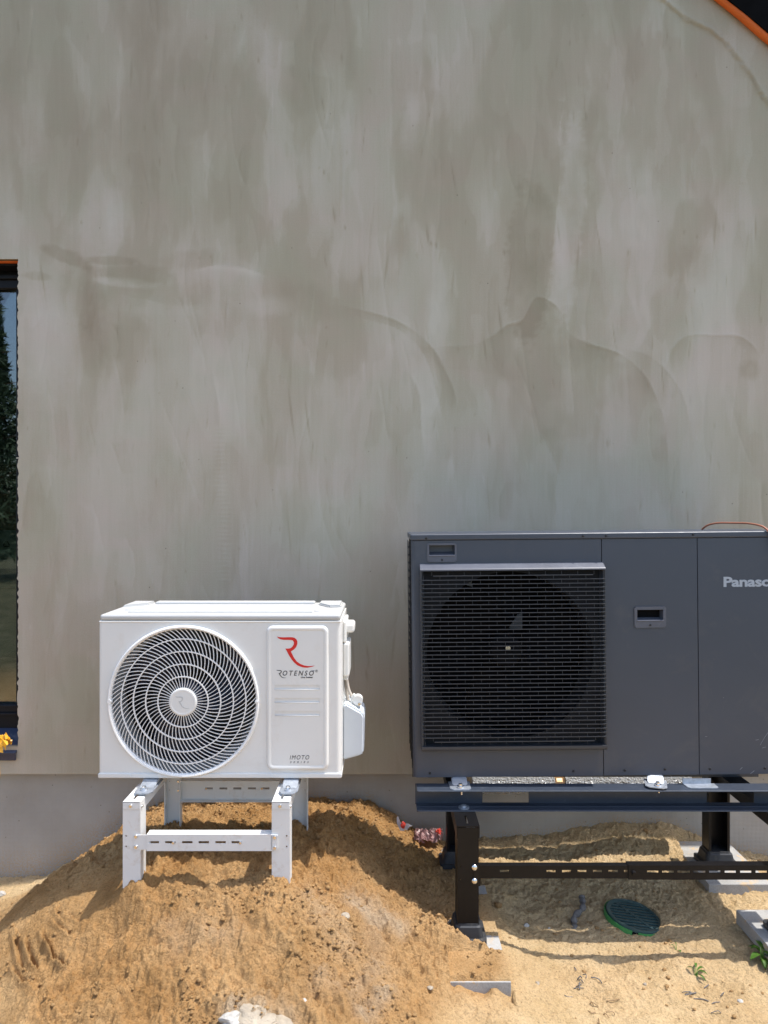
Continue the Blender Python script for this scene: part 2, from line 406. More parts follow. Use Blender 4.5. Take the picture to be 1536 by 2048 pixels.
def plaster():
    m, n, l, b = mat('trowelled_render_plaster'); tc = n.new('ShaderNodeTexCoord').outputs['Object']
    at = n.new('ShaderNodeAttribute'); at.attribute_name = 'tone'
    # fine vertical trowel drag and soft cloudiness on top of the stored trowel pattern
    st = noise(n, l, 1.0, 6, 0.65, tc, (70, 1, 3.5)); st2 = noise(n, l, 1.0, 5, 0.6, tc, (9, 1, 2.0), dist=0.8)
    fine = noise(n, l, 220, 3, 0.7, tc)
    a = math_(n, l, 'MULTIPLY', math_(n, l, 'SUBTRACT', st.outputs[0], 0.5), 0.16)
    c = math_(n, l, 'MULTIPLY', math_(n, l, 'SUBTRACT', st2.outputs[0], 0.5), 0.18)
    d = math_(n, l, 'MULTIPLY', math_(n, l, 'SUBTRACT', fine.outputs[0], 0.5), 0.30)
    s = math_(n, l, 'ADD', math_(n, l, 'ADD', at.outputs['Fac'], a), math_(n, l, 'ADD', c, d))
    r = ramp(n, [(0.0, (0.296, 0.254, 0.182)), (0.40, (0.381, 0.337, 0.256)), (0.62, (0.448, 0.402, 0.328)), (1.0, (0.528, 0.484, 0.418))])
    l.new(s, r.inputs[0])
    # pinkish and greenish drifts of half-dry render
    h = noise(n, l, 2.6, 4, 0.6, tc, dist=0.8); hr = ramp(n, [(0.38, (0.98, 1.005, 0.975)), (0.62, (1.025, 0.988, 0.99))]); l.new(h.outputs[0], hr.inputs[0])
    cc = mixc(n, l, 1.0, r.outputs[0], hr.outputs[0], 'MULTIPLY')
    # dark pin holes
    v = n.new('ShaderNodeTexVoronoi'); v.inputs['Scale'].default_value = 9; l.new(tc, v.inputs['Vector'])
    vr = ramp(n, [(0.012, (0.45, 0.45, 0.45)), (0.03, (1, 1, 1))]); l.new(v.outputs[0], vr.inputs[0])
    cc = mixc(n, l, 1.0, cc, vr.outputs[0], 'MULTIPLY')
    l.new(cc, b.inputs['Base Color']); b.inputs['Roughness'].default_value = 0.82; b.inputs['Specular IOR Level'].default_value = 0.25
    hz = noise(n, l, 1.0, 3, 0.5, tc, (5, 1, 160)); bh = math_(n, l, 'ADD', math_(n, l, 'MULTIPLY', st.outputs[0], 0.7), math_(n, l, 'ADD', math_(n, l, 'MULTIPLY', hz.outputs[0], 0.35), math_(n, l, 'MULTIPLY', fine.outputs[0], 0.5)))
    bp = n.new('ShaderNodeBump'); bp.inputs['Strength'].default_value = 0.35; bp.inputs['Distance'].default_value = 0.0022
    l.new(bh, bp.inputs['Height']); l.new(bp.outputs[0], b.inputs['Normal']); return m
M['plaster'] = plaster()

def plinthm():
    m, n, l, b = mat('mesh_coat_plinth'); tc = n.new('ShaderNodeTexCoord').outputs['Object']
    a = noise(n, l, 3.0, 6, 0.6, tc); r = ramp(n, [(0.3, (0.30, 0.285, 0.255)), (0.7, (0.40, 0.383, 0.35))]); l.new(a.outputs[0], r.inputs[0])
    sp = n.new('ShaderNodeTexVoronoi'); sp.inputs['Scale'].default_value = 26; l.new(tc, sp.inputs['Vector'])
    vr = ramp(n, [(0.04, (0.5, 0.47, 0.43)), (0.09, (1, 1, 1))]); l.new(sp.outputs[0], vr.inputs[0])
    cc = mixc(n, l, 1.0, r.outputs[0], vr.outputs[0], 'MULTIPLY')
    # sand splashed on the foot of the plinth: wear that belongs to the surface
    at = n.new('ShaderNodeAttribute'); at.attribute_name = 'splash'
    g = noise(n, l, 140, 5, 0.7, tc); gm = math_(n, l, 'MULTIPLY', at.outputs['Fac'], math_(n, l, 'GREATER_THAN', g.outputs[0], 0.50))
    cc = mixc(n, l, gm, cc, (0.42, 0.30, 0.18)); l.new(cc, b.inputs['Base Color']); b.inputs['Roughness'].default_value = 0.85
    w1 = n.new('ShaderNodeTexWave'); w1.bands_direction = 'X'; w1.inputs['Scale'].default_value = 55; l.new(tc, w1.inputs['Vector'])
    w2 = n.new('ShaderNodeTexWave'); w2.bands_direction = 'Z'; w2.inputs['Scale'].default_value = 55; l.new(tc, w2.inputs['Vector'])
    f = noise(n, l, 120, 4, 0.6, tc); bh = math_(n, l, 'ADD', math_(n, l, 'ADD', w1.outputs[0], w2.outputs[0]), math_(n, l, 'MULTIPLY', f.outputs[0], 1.5))
    bp = n.new('ShaderNodeBump'); bp.inputs['Strength'].default_value = 0.35; bp.inputs['Distance'].default_value = 0.002
    l.new(bh, bp.inputs['Height']); l.new(bp.outputs[0], b.inputs['Normal']); return m
M['plinth'] = plinthm()

def sandm(name, clod=False):
    m, n, l, b = mat(name); tc = n.new('ShaderNodeTexCoord').outputs['Object']
    a = noise(n, l, 7, 6, 0.62, tc, dist=0.4); g = noise(n, l, 150, 5, 0.8, tc); g2 = noise(n, l, 70, 5, 0.7, tc)
    dry = ramp(n, [(0.3, (0.57, 0.40, 0.205)), (0.7, (0.71, 0.525, 0.300))]); l.new(a.outputs[0], dry.inputs[0])
    wet = ramp(n, [(0.28, (0.315, 0.157, 0.048)), (0.72, (0.53, 0.295, 0.112))]); l.new(a.outputs[0], wet.inputs[0])
    if clod: cc = mixc(n, l, 0.7, dry.outputs[0], wet.outputs[0])
    else:
        at = n.new('ShaderNodeAttribute'); at.attribute_name = 'damp'  # damp sand, plus the shadow lift under the dark unit
        f = math_(n, l, 'ADD', at.outputs['Fac'], math_(n, l, 'MULTIPLY', math_(n, l, 'SUBTRACT', g2.outputs[0], 0.5), 0.5))
        cc = mixc(n, l, f, dry.outputs[0], wet.outputs[0])
        at2 = n.new('ShaderNodeAttribute'); at2.attribute_name = 'ash'; cc = mixc(n, l, at2.outputs['Fac'], cc, (0.50, 0.43, 0.33)); at3 = n.new('ShaderNodeAttribute'); at3.attribute_name = 'grass'; gcol = ramp(n, [(0.35, (0.060, 0.066, 0.032)), (0.65, (0.17, 0.15, 0.09))]); l.new(a.outputs[0], gcol.inputs[0]); cc = mixc(n, l, at3.outputs['Fac'], cc, gcol.outputs[0])
    gr = ramp(n, [(0.32, (0.45, 0.40, 0.35)), (0.44, (0.95, 0.95, 0.95)), (0.70, (1.18, 1.17, 1.15))]); l.new(g.outputs[0], gr.inputs[0])
    cc = mixc(n, l, 1.0, cc, gr.outputs[0], 'MULTIPLY')
    v = n.new('ShaderNodeTexVoronoi'); v.inputs['Scale'].default_value = 38; l.new(tc, v.inputs['Vector'])
    vr = ramp(n, [(0.05, (0.42, 0.36, 0.30)), (0.11, (1, 1, 1))]); l.new(v.outputs[0], vr.inputs[0]); cc = mixc(n, l, 0.8, cc, mixc(n, l, 1.0, cc, vr.outputs[0], 'MULTIPLY'))
    l.new(cc, b.inputs['Base Color']); b.inputs['Roughness'].default_value = 0.95; b.inputs['Specular IOR Level'].default_value = 0.15
    h = math_(n, l, 'ADD', g.outputs[0], math_(n, l, 'MULTIPLY', g2.outputs[0], 1.6)); bp = n.new('ShaderNodeBump'); bp.inputs['Strength'].default_value = 1.0; bp.inputs['Distance'].default_value = 0.009
    l.new(h, bp.inputs['Height']); l.new(bp.outputs[0], b.inputs['Normal']); return m
M['sand'] = sandm('building_sand'); M['clod'] = sandm('sand_crumb', True)

def concretem():
    m, n, l, b = mat('cast_concrete_slab'); tc = n.new('ShaderNodeTexCoord').outputs['Object']
    a = noise(n, l, 12, 6, 0.6, tc); r = ramp(n, [(0.3, (0.30, 0.29, 0.27)), (0.7, (0.41, 0.40, 0.375))]); l.new(a.outputs[0], r.inputs[0])
    g = noise(n, l, 260, 3, 0.7, tc); gr = ramp(n, [(0.3, (0.82,) * 3), (0.6, (1.05,) * 3)]); l.new(g.outputs[0], gr.inputs[0]); cc = mixc(n, l, 1.0, r.outputs[0], gr.outputs[0], 'MULTIPLY')
    s = noise(n, l, 16, 7, 0.7, tc, dist=0.8); sr = ramp(n, [(0.56, (0, 0, 0)), (0.66, (1, 1, 1))]); l.new(s.outputs[0], sr.inputs[0])
    cc = mixc(n, l, sr.outputs[0], cc, (0.50, 0.36, 0.21)); l.new(cc, b.inputs['Base Color']); b.inputs['Roughness'].default_value = 0.9
    bp = n.new('ShaderNodeBump'); bp.inputs['Strength'].default_value = 0.5; bp.inputs['Distance'].default_value = 0.002; l.new(g.outputs[0], bp.inputs['Height']); l.new(bp.outputs[0], b.inputs['Normal']); return m
M['concrete'] = concretem()

# ------------------------------------------------------------------ ground: one sheet with the sand heap
WALL_Y, PLINTH_Y, LEDGE_Z = 3.0, 3.05, 0.427
ctrl = []
for px, py in ((-60, 1752), (0, 1752), (60, 1752), (110, 1745), (150, 1715), (200, 1690), (245, 1662), (300, 1625), (330, 1610), (400, 1603), (480, 1600), (560, 1597), (620, 1597), (680, 1598), (740, 1603),
               (770, 1620), (800, 1640), (830, 1655), (890, 1685), (960, 1680), (1000, 1672), (1100, 1665), (1180, 1650), (1260, 1643), (1330, 1647), (1390, 1665), (1440, 1688), (1500, 1705), (1560, 1716)):
    ctrl.append(tuple(P(px, py, 3.05)))
for px, py, D in ((0, 1800, 2.85), (13, 1818, 2.63), (50, 1792, 2.63), (86, 1767, 2.63), (130, 1739, 2.63), (172, 1711, 2.63), (243, 1668, 2.63), (360, 1625, 2.86),
                  (0, 1860, 2.34), (64, 1816, 2.34), (140, 1776, 2.34), (243, 1757, 2.34),
                  (345, 1654, 2.6), (440, 1652, 2.62), (520, 1650, 2.62), (600, 1658, 2.6), (440, 1625, 2.82), (560, 1625, 2.82), (440, 1700, 2.4), (300, 1712, 2.42), (560, 1702, 2.4),
                  (265, 1769, 2.2), (440, 1770, 2.2), (563, 1768, 2.2), (200, 1812, 2.2), (100, 1878, 2.17), (0, 1948, 2.15),
                  (0, 2048, 2.0), (100, 2000, 2.0), (200, 1940, 2.03), (240, 1850, 2.15), (250, 1800, 2.17), (300, 2048, 1.85), (440, 2048, 1.8), (600, 2048, 1.8), (800, 2048, 1.9), (900, 2040, 2.0),
                  (440, 1850, 2.05), (300, 1880, 2.05), (440, 1950, 1.93), (560, 1850, 2.05), (600, 1950, 1.93), (700, 1950, 1.98), (800, 1950, 2.03), (650, 1720, 2.4), (700, 1650, 2.75), (700, 1800, 2.25),
                  (750, 1750, 2.5), (800, 1700, 2.75), (800, 1850, 2.25), (850, 1900, 2.2), (880, 1750, 2.75), (850, 1800, 2.5), (905, 1868, 2.31), (935, 1883, 2.28), (970, 1885, 2.24), (892, 1968, 2.1)):
    ctrl.append(tuple(P(px, py, D)))
ctrl += [tuple(P(915, 1856, 2.28)), tuple(P(880, 1836, 2.30)), tuple(P(968, 1889, 2.27)), (.30, 2.45, .135), (.30, 2.6, .132), (.36, 2.2, .135), (.30, 2.8, .13), (.45, 2.11, .085), (.45, 2.3, .09), (.47, 2.5, .085), (.5, 2.7, .09), (.5, 2.9, .115), (.34, 2.0, .09),
         (.9, 2.1, .05), (.9, 2.45, .07), (1.15, 2.1, .055), (1.15, 2.35, .07), (1.6, 2.1, .07), (1.6, 2.4, .085), (.9, 2.75, .10), (1.15, 2.62, .088), (1.6, 2.6, .10), (.9, 2.9, .13), (1.18, 2.85, .115), (1.6, 2.9, .06),
         (-1.5, 1.5, 0), (-1.4, 1.8, .03), (-1.2, 1.7, .08), (-.9, 1.5, .12), (-.9, 1.8, .17), (-.3, 1.4, .10), (.2, 1.5, .05), (.7, 1.6, .03), (1.3, 1.6, .03), (-1.7, 2.5, -.05), (-1.75, 2.9, -.05), (1.75, 1.6, .03), (1.8, 3.0, .03), (-1.75, 2.0, -.03), (.6, 1.9, .05)]
C = np.array([tuple(c) for c in ctrl], float); Cx, Cy, Cz = C[:, 0], C[:, 1], C[:, 2]
def tps(r2): return 0.5 * r2 * np.log(r2 + 1e-9)
Nn = len(C); A = np.zeros((Nn + 3, Nn + 3)); A[:Nn, :Nn] = tps((Cx[:, None] - Cx) ** 2 + (Cy[:, None] - Cy) ** 2) + np.eye(Nn) * 2e-4
A[:Nn, Nn] = 1; A[:Nn, Nn + 1] = Cx; A[:Nn, Nn + 2] = Cy; A[Nn:, :Nn] = A[:Nn, Nn:].T
W = np.linalg.solve(A, np.concatenate([Cz, [0, 0, 0]]))
def base_h(x, y):
    xs = np.clip(x, -1.85, 1.9); ys = np.clip(y, 1.35, 3.08); z = W[Nn] + W[Nn + 1] * xs + W[Nn + 2] * ys
    for k in range(Nn): z = z + W[k] * tps((xs - Cx[k]) ** 2 + (ys - Cy[k]) ** 2)
    dist = np.hypot(x - xs, y - ys); f = 1 - sstep(0.0, 1.2, dist); return z * f
def ground_h(x, y):
    h = base_h(x, y); n1 = fbm(x * 3, y * 3, 3, 5)
    near = 1 - sstep(0.1, 1.5, np.hypot(np.clip(np.abs(x) - 1.8, 0, None), np.clip(1.3 - y, 0, None)))
    # how coarse: heap is crumbly, flat sand on the right is fine, wheel track on the left is pressed smooth
    heap = sstep(0.09, 0.17, h) * (1 - sstep(0.28, 0.5, x + 0.25 * (n1 - 0.5)))
    ux = PXp(x, y); uy = PYp(y, h)
    track = np.exp(-((uy - (1900 - 0.55 * ux)) / 62.0) ** 2) * (1 - sstep(215, 285, ux)) * (y > 1.9)
    track = np.clip(track * 1.3, 0, 1)
    rough = np.clip(0.25 + 0.85 * heap, 0, 1) * (1 - 0.85 * track)
    d = (fbm(x * 9, y * 9, 3, 11) - 0.5) * 0.030 * (0.45 + rough) + (fbm(x * 38, y * 38, 3, 21) - 0.5) * 0.011 * rough
    rough = np.maximum(rough, .9 * (uy > 1935) * (x < -.2) * sstep(150 - .6 * (uy - 1950), 230, ux)); rough = np.maximum(rough, .55 * (x > .3) * (y > 2.6))
    d = d + domes(x + .004 * fbm(x * 40, y * 40, 2, 3), y, 0.0085, 40) * 0.95 * (0.3 + rough) * (0.4 + 0.9 * fbm(x * 14, y * 14, 2, 71))
    d = d + domes(x, y, 0.030, 50, 0.42) * 0.42 * heap * (1 - track) * sstep(.42, .62, fbm(x * 6, y * 6, 2, 91)) + domes(x, y, 0.022, 60, 0.35) * 0.5 * rough + (fbm(x * 95, y * 95, 2, 23) - .5) * .015 * rough
    # hollows and pinches
    d = d - domes(x, y, 0.055, 80, 0.34) * 0.42 * heap * (1 - track) - domes(x, y, 0.016, 86, 0.35) * 0.45 * (0.35 + rough)
    # pressed diagonal drag lines and lug marks in the wheel track
    d = d + track * (np.sin((ux * 0.55 + uy * 1.0) / 9.0 + 3 * n1) * 0.0018 - 0.010)
    for (a, b2, c, e, dep) in ((30, 1940, 48, 1962, .018), (33, 1870, 42, 1925, .020), (55, 1885, 70, 1930, .022), (88, 1870, 100, 1895, .020), (98, 1893, 128, 1932, .030), (113, 1840, 138, 1858, .014), (135, 1820, 160, 1832, .010), (118, 1815, 120, 1825, .01)):
        dd, sd, tt = polyd(ux, uy, [(a, b2), (c, e)]); d = d - (.3 + 1.0 * fbm(x * 60, y * 60, 2, 64)) * dep * np.exp(-(dd / 4.0) ** 2) + dep * 0.7 * np.exp(-((dd - 9) / 5.0) ** 2) * (sd > 0)
    # groove of a dragged line and old footprints in the fine sand on the right
    d = d + (sstep(.5, .75, fbm(x * 5 + 3, y * 5, 3, 33)) - .5) * 0.012 * (1 - heap) * near
    for cx, cy, rr in ((.62, 2.16, .05), (1.02, 2.2, .06), (1.2, 2.12, .05), (.75, 2.3, .035), (.52, 2.62, .03), (.72, 2.56, .035), (.66, 2.70, .025)):
        q = np.hypot((x - cx) / 1.5, y - cy) / rr; d = d - 0.014 * np.exp(-q ** 2) + 0.006 * np.exp(-((q - 1.5) / .4) ** 2)
    for lx, ly in ((-.79, 2.21), (-.325, 2.21), (-.785, 2.60), (-.31, 2.60)): d = d + .016 * np.exp(-(np.hypot(x - lx, (y - ly) * 1.1) / .042) ** 2) * (.4 + 1.2 * fbm(x * 50, y * 50, 2, 90)) - .010 * np.exp(-(np.hypot(x - lx - .06, y - ly + .01) / .02) ** 2)
    h = h + d * near
    # front pad: swept back to bare concrete in two strips, heaped sand elsewhere, sharp drop at its front edge
    e = (fbm(x * 30, y * 30, 3, 61) - 0.5) * 0.03
    on = (x > 0.10) & (x < 0.384) & (y > 2.117)
    bare = ((y + e > 2.27) & (y + e < 2.345) & (x > .325)) | ((y + e > 2.585) & (x > .33))
    cap = np.where(y < 2.24, .147, .30)
    h = np.where(on & (y < 2.72) & ~bare & (x > .2), np.maximum(np.minimum(h, cap), 0.1345 + np.abs(e) * .15), h)
    h = np.where(on & bare & (y < 2.72), np.minimum(h, 0.118), h)
    e2 = 0.002 * np.sin(x * 60); h = np.where((x > 0.20) & (x < 0.392) & (y <= 2.117) & (y > 2.03), np.minimum(h, np.interp(x, [.185, .23, .30, .34, .372, .392], [.134, .116, .104, .103, .090, .084]) + e), h)
    # bare tops of the other pads
    for (x0, x1, y0, y1) in ((1.245, 1.475, 2.675, 3.02), (1.262, 1.50, 2.10, 2.495)):
        ins = (x > x0 - .0) & (x < x1) & (y > y0) & (y < y1); h = np.where(ins, np.minimum(h, 0.112), h)
    # ground falls away in front of the rear pad so its thickness shows
    q = (x > 1.2) & (y > 2.55) & (y < 2.67); h = np.where(q, np.minimum(h, .098), h)
    # hole under the drain
    return h
def PXp(x, y): return 768 + x / np.maximum(y, .3) * F
def PYp(y, z): return 1024 + (CZ - z) / np.maximum(y, .3) * F
gx = axis_pts(-1.78, 1.76, 0.0029, -90, 90, 1.3); gy = axis_pts(1.60, 3.06, 0.0029, -120, 90, 1.3)
GX, GY = np.meshgrid(gx, gy); GZ = ground_h(GX, GY)
GZ = np.where(GY > 3.06, np.minimum(GZ, 0.0), GZ)
# level the sand under the drain
GZ = np.where(np.hypot(GX - .905, GY - 2.555) < .097, np.minimum(GZ, 0.0), GZ)
bh = base_h(GX, GY); n2 = fbm(GX * 4, GY * 4, 4, 77)
damp = np.clip(sstep(0.07, 0.15, bh) * (1 - sstep(0.30, 0.52, GX + .22 * (n2 - .5))) * 0.75 + (n2 - .5) * .55 + 0.06, 0, 1)
damp = np.maximum(damp, np.clip((.62 + .5 * (n2 - .5)) * (1 - sstep(-.5, .1, GX)) * (1 - sstep(2.80, 2.9, GY) * (GX < -1.15)), 0, 1))
ux = PXp(GX, GY); uy = PYp(GY, bh)
damp = np.where((GX > .4) & (GY > 2.5), damp * .6, damp)  # paler sand under the dark unit, lifting its shadow by colour
damp = np.where((GX < -1.1) & (GY > 2.85), damp * .5, damp)
ash = np.zeros_like(GX)
for pts, wd, a in (([(700, 1795), (760, 1840), (800, 1860)], 22, .4), ([(745, 1850), (760, 1930), (700, 1990), (640, 1960)], 26, .22), ([(480, 2030), (560, 2040)], 34, .6), ([(770, 1985), (730, 2020)], 22, .5), ([(620, 1790), (700, 1900)], 30, .2), ([(350, 1870), (450, 1860)], 40, .18)):
    dd, _, _ = polyd(ux, uy, pts); ash = np.maximum(ash, a * np.exp(-(dd / wd) ** 2) * (0.4 + 1.2 * fbm(GX * 25, GY * 25, 3, 8)))
ash = np.clip(ash, 0, .9)
me = grid_mesh('ground', GX, GY, GZ, None, {'damp': damp, 'ash': ash, 'grass': sstep(2.2, 4.5, np.hypot(GX * .75, np.minimum(GY - 2.2, 0)) + 1.2 * (fbm(GX * .8, GY * .8, 3, 9) - .5))})  # damp also carries the paler sand that lifts the dark unit's shadow
ground = bpy.data.objects.new('ground', me); col.objects.link(ground); me.materials.append(M['sand']); tag(ground, 'ochre building sand heaped in front of the house wall', None, None, 'structure')
def gz(x, y):
    i = int(np.clip(np.searchsorted(gx, x), 1, len(gx) - 1)); j = int(np.clip(np.searchsorted(gy, y), 1, len(gy) - 1)); return float(GZ[j, i])

# crumbs of sand lying on the heap: nobody could count them
rs = np.random.RandomState(3); V = []; Fc = []
ico = bmesh.new(); bmesh.ops.create_icosphere(ico, subdivisions=1, radius=1); iv = np.array([v.co[:] for v in ico.verts]); ifc = np.array([[v.index for v in f.verts] for f in ico.faces]); ico.free()
cnt = 0; k = 0
while cnt < 5200 and k < 40000:
    k += 1; x = rs.uniform(-1.6, 1.7); y = rs.uniform(1.65, 3.03); b0 = float(bh[min(len(gy) - 1, np.searchsorted(gy, y)), min(len(gx) - 1, np.searchsorted(gx, x))])
    heapy = (b0 > .12 and x < .35)
    if not heapy and rs.rand() > .07: continue
    if fbm(np.array([x * 6.]), np.array([y * 6.]), 2, 44)[0] < .36 + .25 * rs.rand(): continue
    uxx = 768 + x / y * F
    if uxx < 250 and y > 1.95 and rs.rand() > .15: continue
    r = 0.0022 + 0.0055 * rs.rand() ** 3 + (0.007 * rs.rand() if rs.rand() < .02 else 0); z = gz(x, y)
    if z < 0.128 and 1.24 < x < 1.5: continue
    s = r * (0.75 + .5 * rs.rand(len(iv), 1)); q = iv * s * np.array([1.1, 1, .8]) + np.array([x, y, z + r * .35]); V.append(q); Fc.append(ifc + cnt * len(iv)); cnt += 1
V = np.concatenate(V); Fc = np.concatenate(Fc); me = bpy.data.meshes.new('sand_crumbs'); me.from_pydata(V.tolist(), [], Fc.tolist()); me.materials.append(M['clod'])
for p in me.polygons: p.use_smooth = True
o = bpy.data.objects.new('sand_crumbs', me); col.objects.link(o); tag(o, 'small crumbs of damp sand strewn over the heap', 'sand', None, 'stuff')

# ------------------------------------------------------------------ house
def roof_z(x):  # underside line of the gable at the wall plane
    a = 3.744 - 0.82 * (x - 1.393); apx = 0.25 - 1.75; top = 3.744 - 0.82 * (apx - 1.393)
    return np.where(x > apx, a, top - 0.82 * (apx - x))
WX0, WX1, WZ0, WZ1 = -2.75, -1.569, 0.545, 2.634
house = empty('house', (0, 3.0, 0), 'house gable wall in fresh grey brown trowelled render behind both outdoor units', 'house')
xs = axis_pts(WX1, 1.75, 0.0052, -4.2, 3.4, 1.35); xs = np.unique(np.concatenate([xs[xs < WX1 - 1e-6], [WX0], xs[xs >= WX1 - 1e-6]])); xs[np.abs(xs - WX1) < 2e-3] = WX1
zs = axis_pts(LEDGE_Z, 3.9, 0.0052, LEDGE_Z, 6.4, 1.35); zs = zs[zs >= LEDGE_Z - 1e-6]
for v in (WZ0, WZ1): zs[np.argmin(np.abs(zs - v))] = v
XX, ZZ = np.meshgrid(xs, zs)
ux = 768 + XX * F / 3.0; uy = 1024 - (ZZ - CZ) * F / 3.0
wx = ux + 42 * (fbm(ux / 90, uy / 150, 4, 101) - .5); wy = uy + 110 * (fbm(ux / 110, uy / 130, 3, 102) - .5)
# broad vertical passes of the trowel, harder on one side
band = fbm(wx / 95, wy / 330, 4, 110, .5); band2 = fbm(wx / 40, wy / 190, 3, 120, .55)
tone = 0.47 + (sstep(.36, .64, band) - .5) * .13 + (sstep(.47, .53, band + .06 * (fbm(ux / 14, uy / 40, 3, 111) - .5)) - .5) * .07 + (band2 - .5) * .11 + (sstep(.55, .58, band2 + .05 * (fbm(ux / 10, uy / 60, 2, 112) - .5))) * .07
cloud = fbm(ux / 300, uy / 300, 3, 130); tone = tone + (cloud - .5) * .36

tone = tone - .04 * sstep(1050, 1250, ux) * sstep(700, 500, uy) - .13 * sstep(520, 120, uy) * (1 - .4 * sstep(850, 1050, ux) * sstep(1450, 1250, ux)) + .05 * sstep(300, 700, uy) * sstep(1250, 900, uy)  # top and upper right darkened: soft verge shade put into the colour
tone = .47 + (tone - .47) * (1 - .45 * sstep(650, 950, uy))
relief = (fbm(ux / 60, uy / 160, 3, 140) - .5) * .0022 + (band2 - .5) * .0012
def stroke(pts, wd, amp, side=1, rel=.0010, soft=1.0, fade=True, other=0.0, sharp=2.2):
    global tone, relief
    d, s, t = polyd(ux, uy, spline(pts)); f = np.sin(np.clip(t, .02, .98) * math.pi) ** .5 if fade else 1.0
    d = d + 5 * (fbm(ux / 14, uy / 14, 3, 150) - .5); f = f * (.25 + .75 * sstep(.30, .55, fbm(ux / 60, uy / 60, 3, 155))) * 1.15
    sd_ = d * s * side; g = sstep(-2.5, 3.5, sd_) * np.exp(-np.clip(sd_, 0, None) / wd) * (0.55 + .9 * fbm(ux / 20, uy / 50, 3, 151))
    tone = tone + 1.05 * amp * g * f - other * np.where(s * side <= 0, np.exp(-(d / (wd * .5))), 0) * f
    relief = relief - rel * np.exp(-(d / sharp) ** 2) * f
    tone = tone - .06 * np.exp(-(d / 2.0) ** 2) * f
def blob(cx, cy, rx, ry, amp, ang=0, hard=.25, seed=160, rag=.5):
    global tone
    a = R(ang); u = ((ux - cx) * math.cos(a) + (uy - cy) * math.sin(a)) / rx; v = (-(ux - cx) * math.sin(a) + (uy - cy) * math.cos(a)) / ry
    q = np.hypot(u, v) + .35 * (fbm(ux / 10, uy / 8, 3, seed + 7) - .5) + rag * (fbm(ux / 30, uy / 60, 3, seed) - .5); tone = tone + .8 * amp * (1 - sstep(1 - hard, 1 + hard, q)) * (.45 + 1.1 * fbm(ux / 22, uy / 45, 3, seed + 3))
rsw = np.random.RandomState(12); uxr = ux[0]; uyr = uy[:, 0]
for k_ in range(210):
    cx0 = rsw.uniform(40, 1530); cy0 = rsw.uniform(-40, 1540); ln = rsw.uniform(60, 260); wd = rsw.uniform(9, 34); tilt = rsw.randn() * .10 + (.25 if 600 < cy0 < 960 and rsw.rand() < .4 else 0); bow = rsw.randn() * 10
    i0, i1 = np.searchsorted(uxr, [cx0 - 90, cx0 + 90]); jj = np.where(np.abs(uyr - cy0) < ln * .6 + 20)[0]
    if i1 - i0 < 4 or len(jj) < 4: continue
    sl_ = (slice(jj[0], jj[-1] + 1), slice(i0, i1)); X_ = ux[sl_]; Y_ = uy[sl_]; v_ = (Y_ - cy0) / (ln / 2)
    u_ = (X_ - cx0 - tilt * (Y_ - cy0) - bow * v_ * v_) * (1 if rsw.rand() < .5 else -1) + 2.5 * (vn(X_ / 9, Y_ / 14, k_) - .5)
    en = 1 - sstep(.7, 1.02, np.abs(v_ + .25 * (vn(X_ / 16, Y_ / 40, k_ + 1) - .5))); am = rsw.choice([-1, 1]) * rsw.uniform(.04, .11)
    dry_ = .55 + .9 * vn(X_ / 3.5, Y_ / 55, k_ + 2)
    tone[sl_] += am * sstep(-1.2, 1.2, u_) * np.exp(-np.clip(u_, 0, None) / wd) * en * dry_; relief[sl_] += .0007 * np.exp(-(u_ / 1.8) ** 2) * en
for k_ in range(420):   # nicks, drag scratches and grit caught under the trowel
    cx0 = rsw.uniform(40, 1530); cy0 = rsw.uniform(0, 1540); ln = rsw.uniform(1.5, 14) if rsw.rand() < .7 else rsw.uniform(14, 45); wd = rsw.uniform(.9, 2.0)
    i0, i1 = np.searchsorted(uxr, [cx0 - 12, cx0 + 12]); jj = np.where(np.abs(uyr - cy0) < ln * 2 + 4)[0]
    if i1 - i0 < 2 or len(jj) < 2: continue
    sl_ = (slice(jj[0], jj[-1] + 1), slice(i0, i1)); X_ = ux[sl_]; Y_ = uy[sl_]; m_ = np.exp(-((X_ - cx0 - (Y_ - cy0) * rsw.uniform(-.15, .2)) / wd) ** 2 - ((Y_ - cy0) / ln) ** 2)
    tone[sl_] += rsw.choice([-.32, -.2, .12]) * m_ * rsw.uniform(.4, 1); relief[sl_] += rsw.choice([-1, 1]) * .0008 * m_
# photographed trowel work, in wall coordinates
blob(130, 512, 52, 15, -.30, 24, .22, rag=.7); blob(160, 590, 38, 70, -.24, -20, .5); blob(220, 521, 50, 9, -.24, 2, .25, rag=.6)
blob(270, 548, 80, 16, -.22, 3, .35, rag=.8); blob(75, 552, 30, 9, -.22, 5, .3); blob(190, 690, 38, 60, -.20, 0, .5); blob(95, 690, 45, 110, .22, 0, .5)
blob(245, 565, 60, 9, .28, 6, .4); blob(270, 605, 34, 24, .22, 30, .6); blob(540, 612, 40, 20, .20, 0, .6); blob(300, 680, 90, 45, -.08, 0, .6); blob(450, 640, 60, 30, -.10, 0, .6)
blob(350, 590, 120, 26, -.16, 0, .5); blob(380, 520, 60, 18, -.16, -6, .4); blob(620, 600, 60, 30, -.14, 25, .6)
stroke([(395, 538), (440, 530), (490, 537), (525, 548)], 9, .42, 1, .0008); stroke([(250, 590), (300, 600), (350, 610), (410, 607)], 10, .20, 1, .0004)
stroke([(700, 615), (760, 630), (810, 650), (860, 690), (890, 740), (912, 800), (915, 900)], 24, -.30, 1, .0010); stroke([(740, 640), (800, 660), (850, 710), (875, 790), (900, 880), (912, 960)], 18, .22, 1, .0004)
stroke([(818, 745), (838, 790), (842, 850), (848, 930)], 26, .22, -1, .0010); stroke([(425, 750), (436, 810), (440, 880)], 30, .18, -1, .0008, sharp=3)
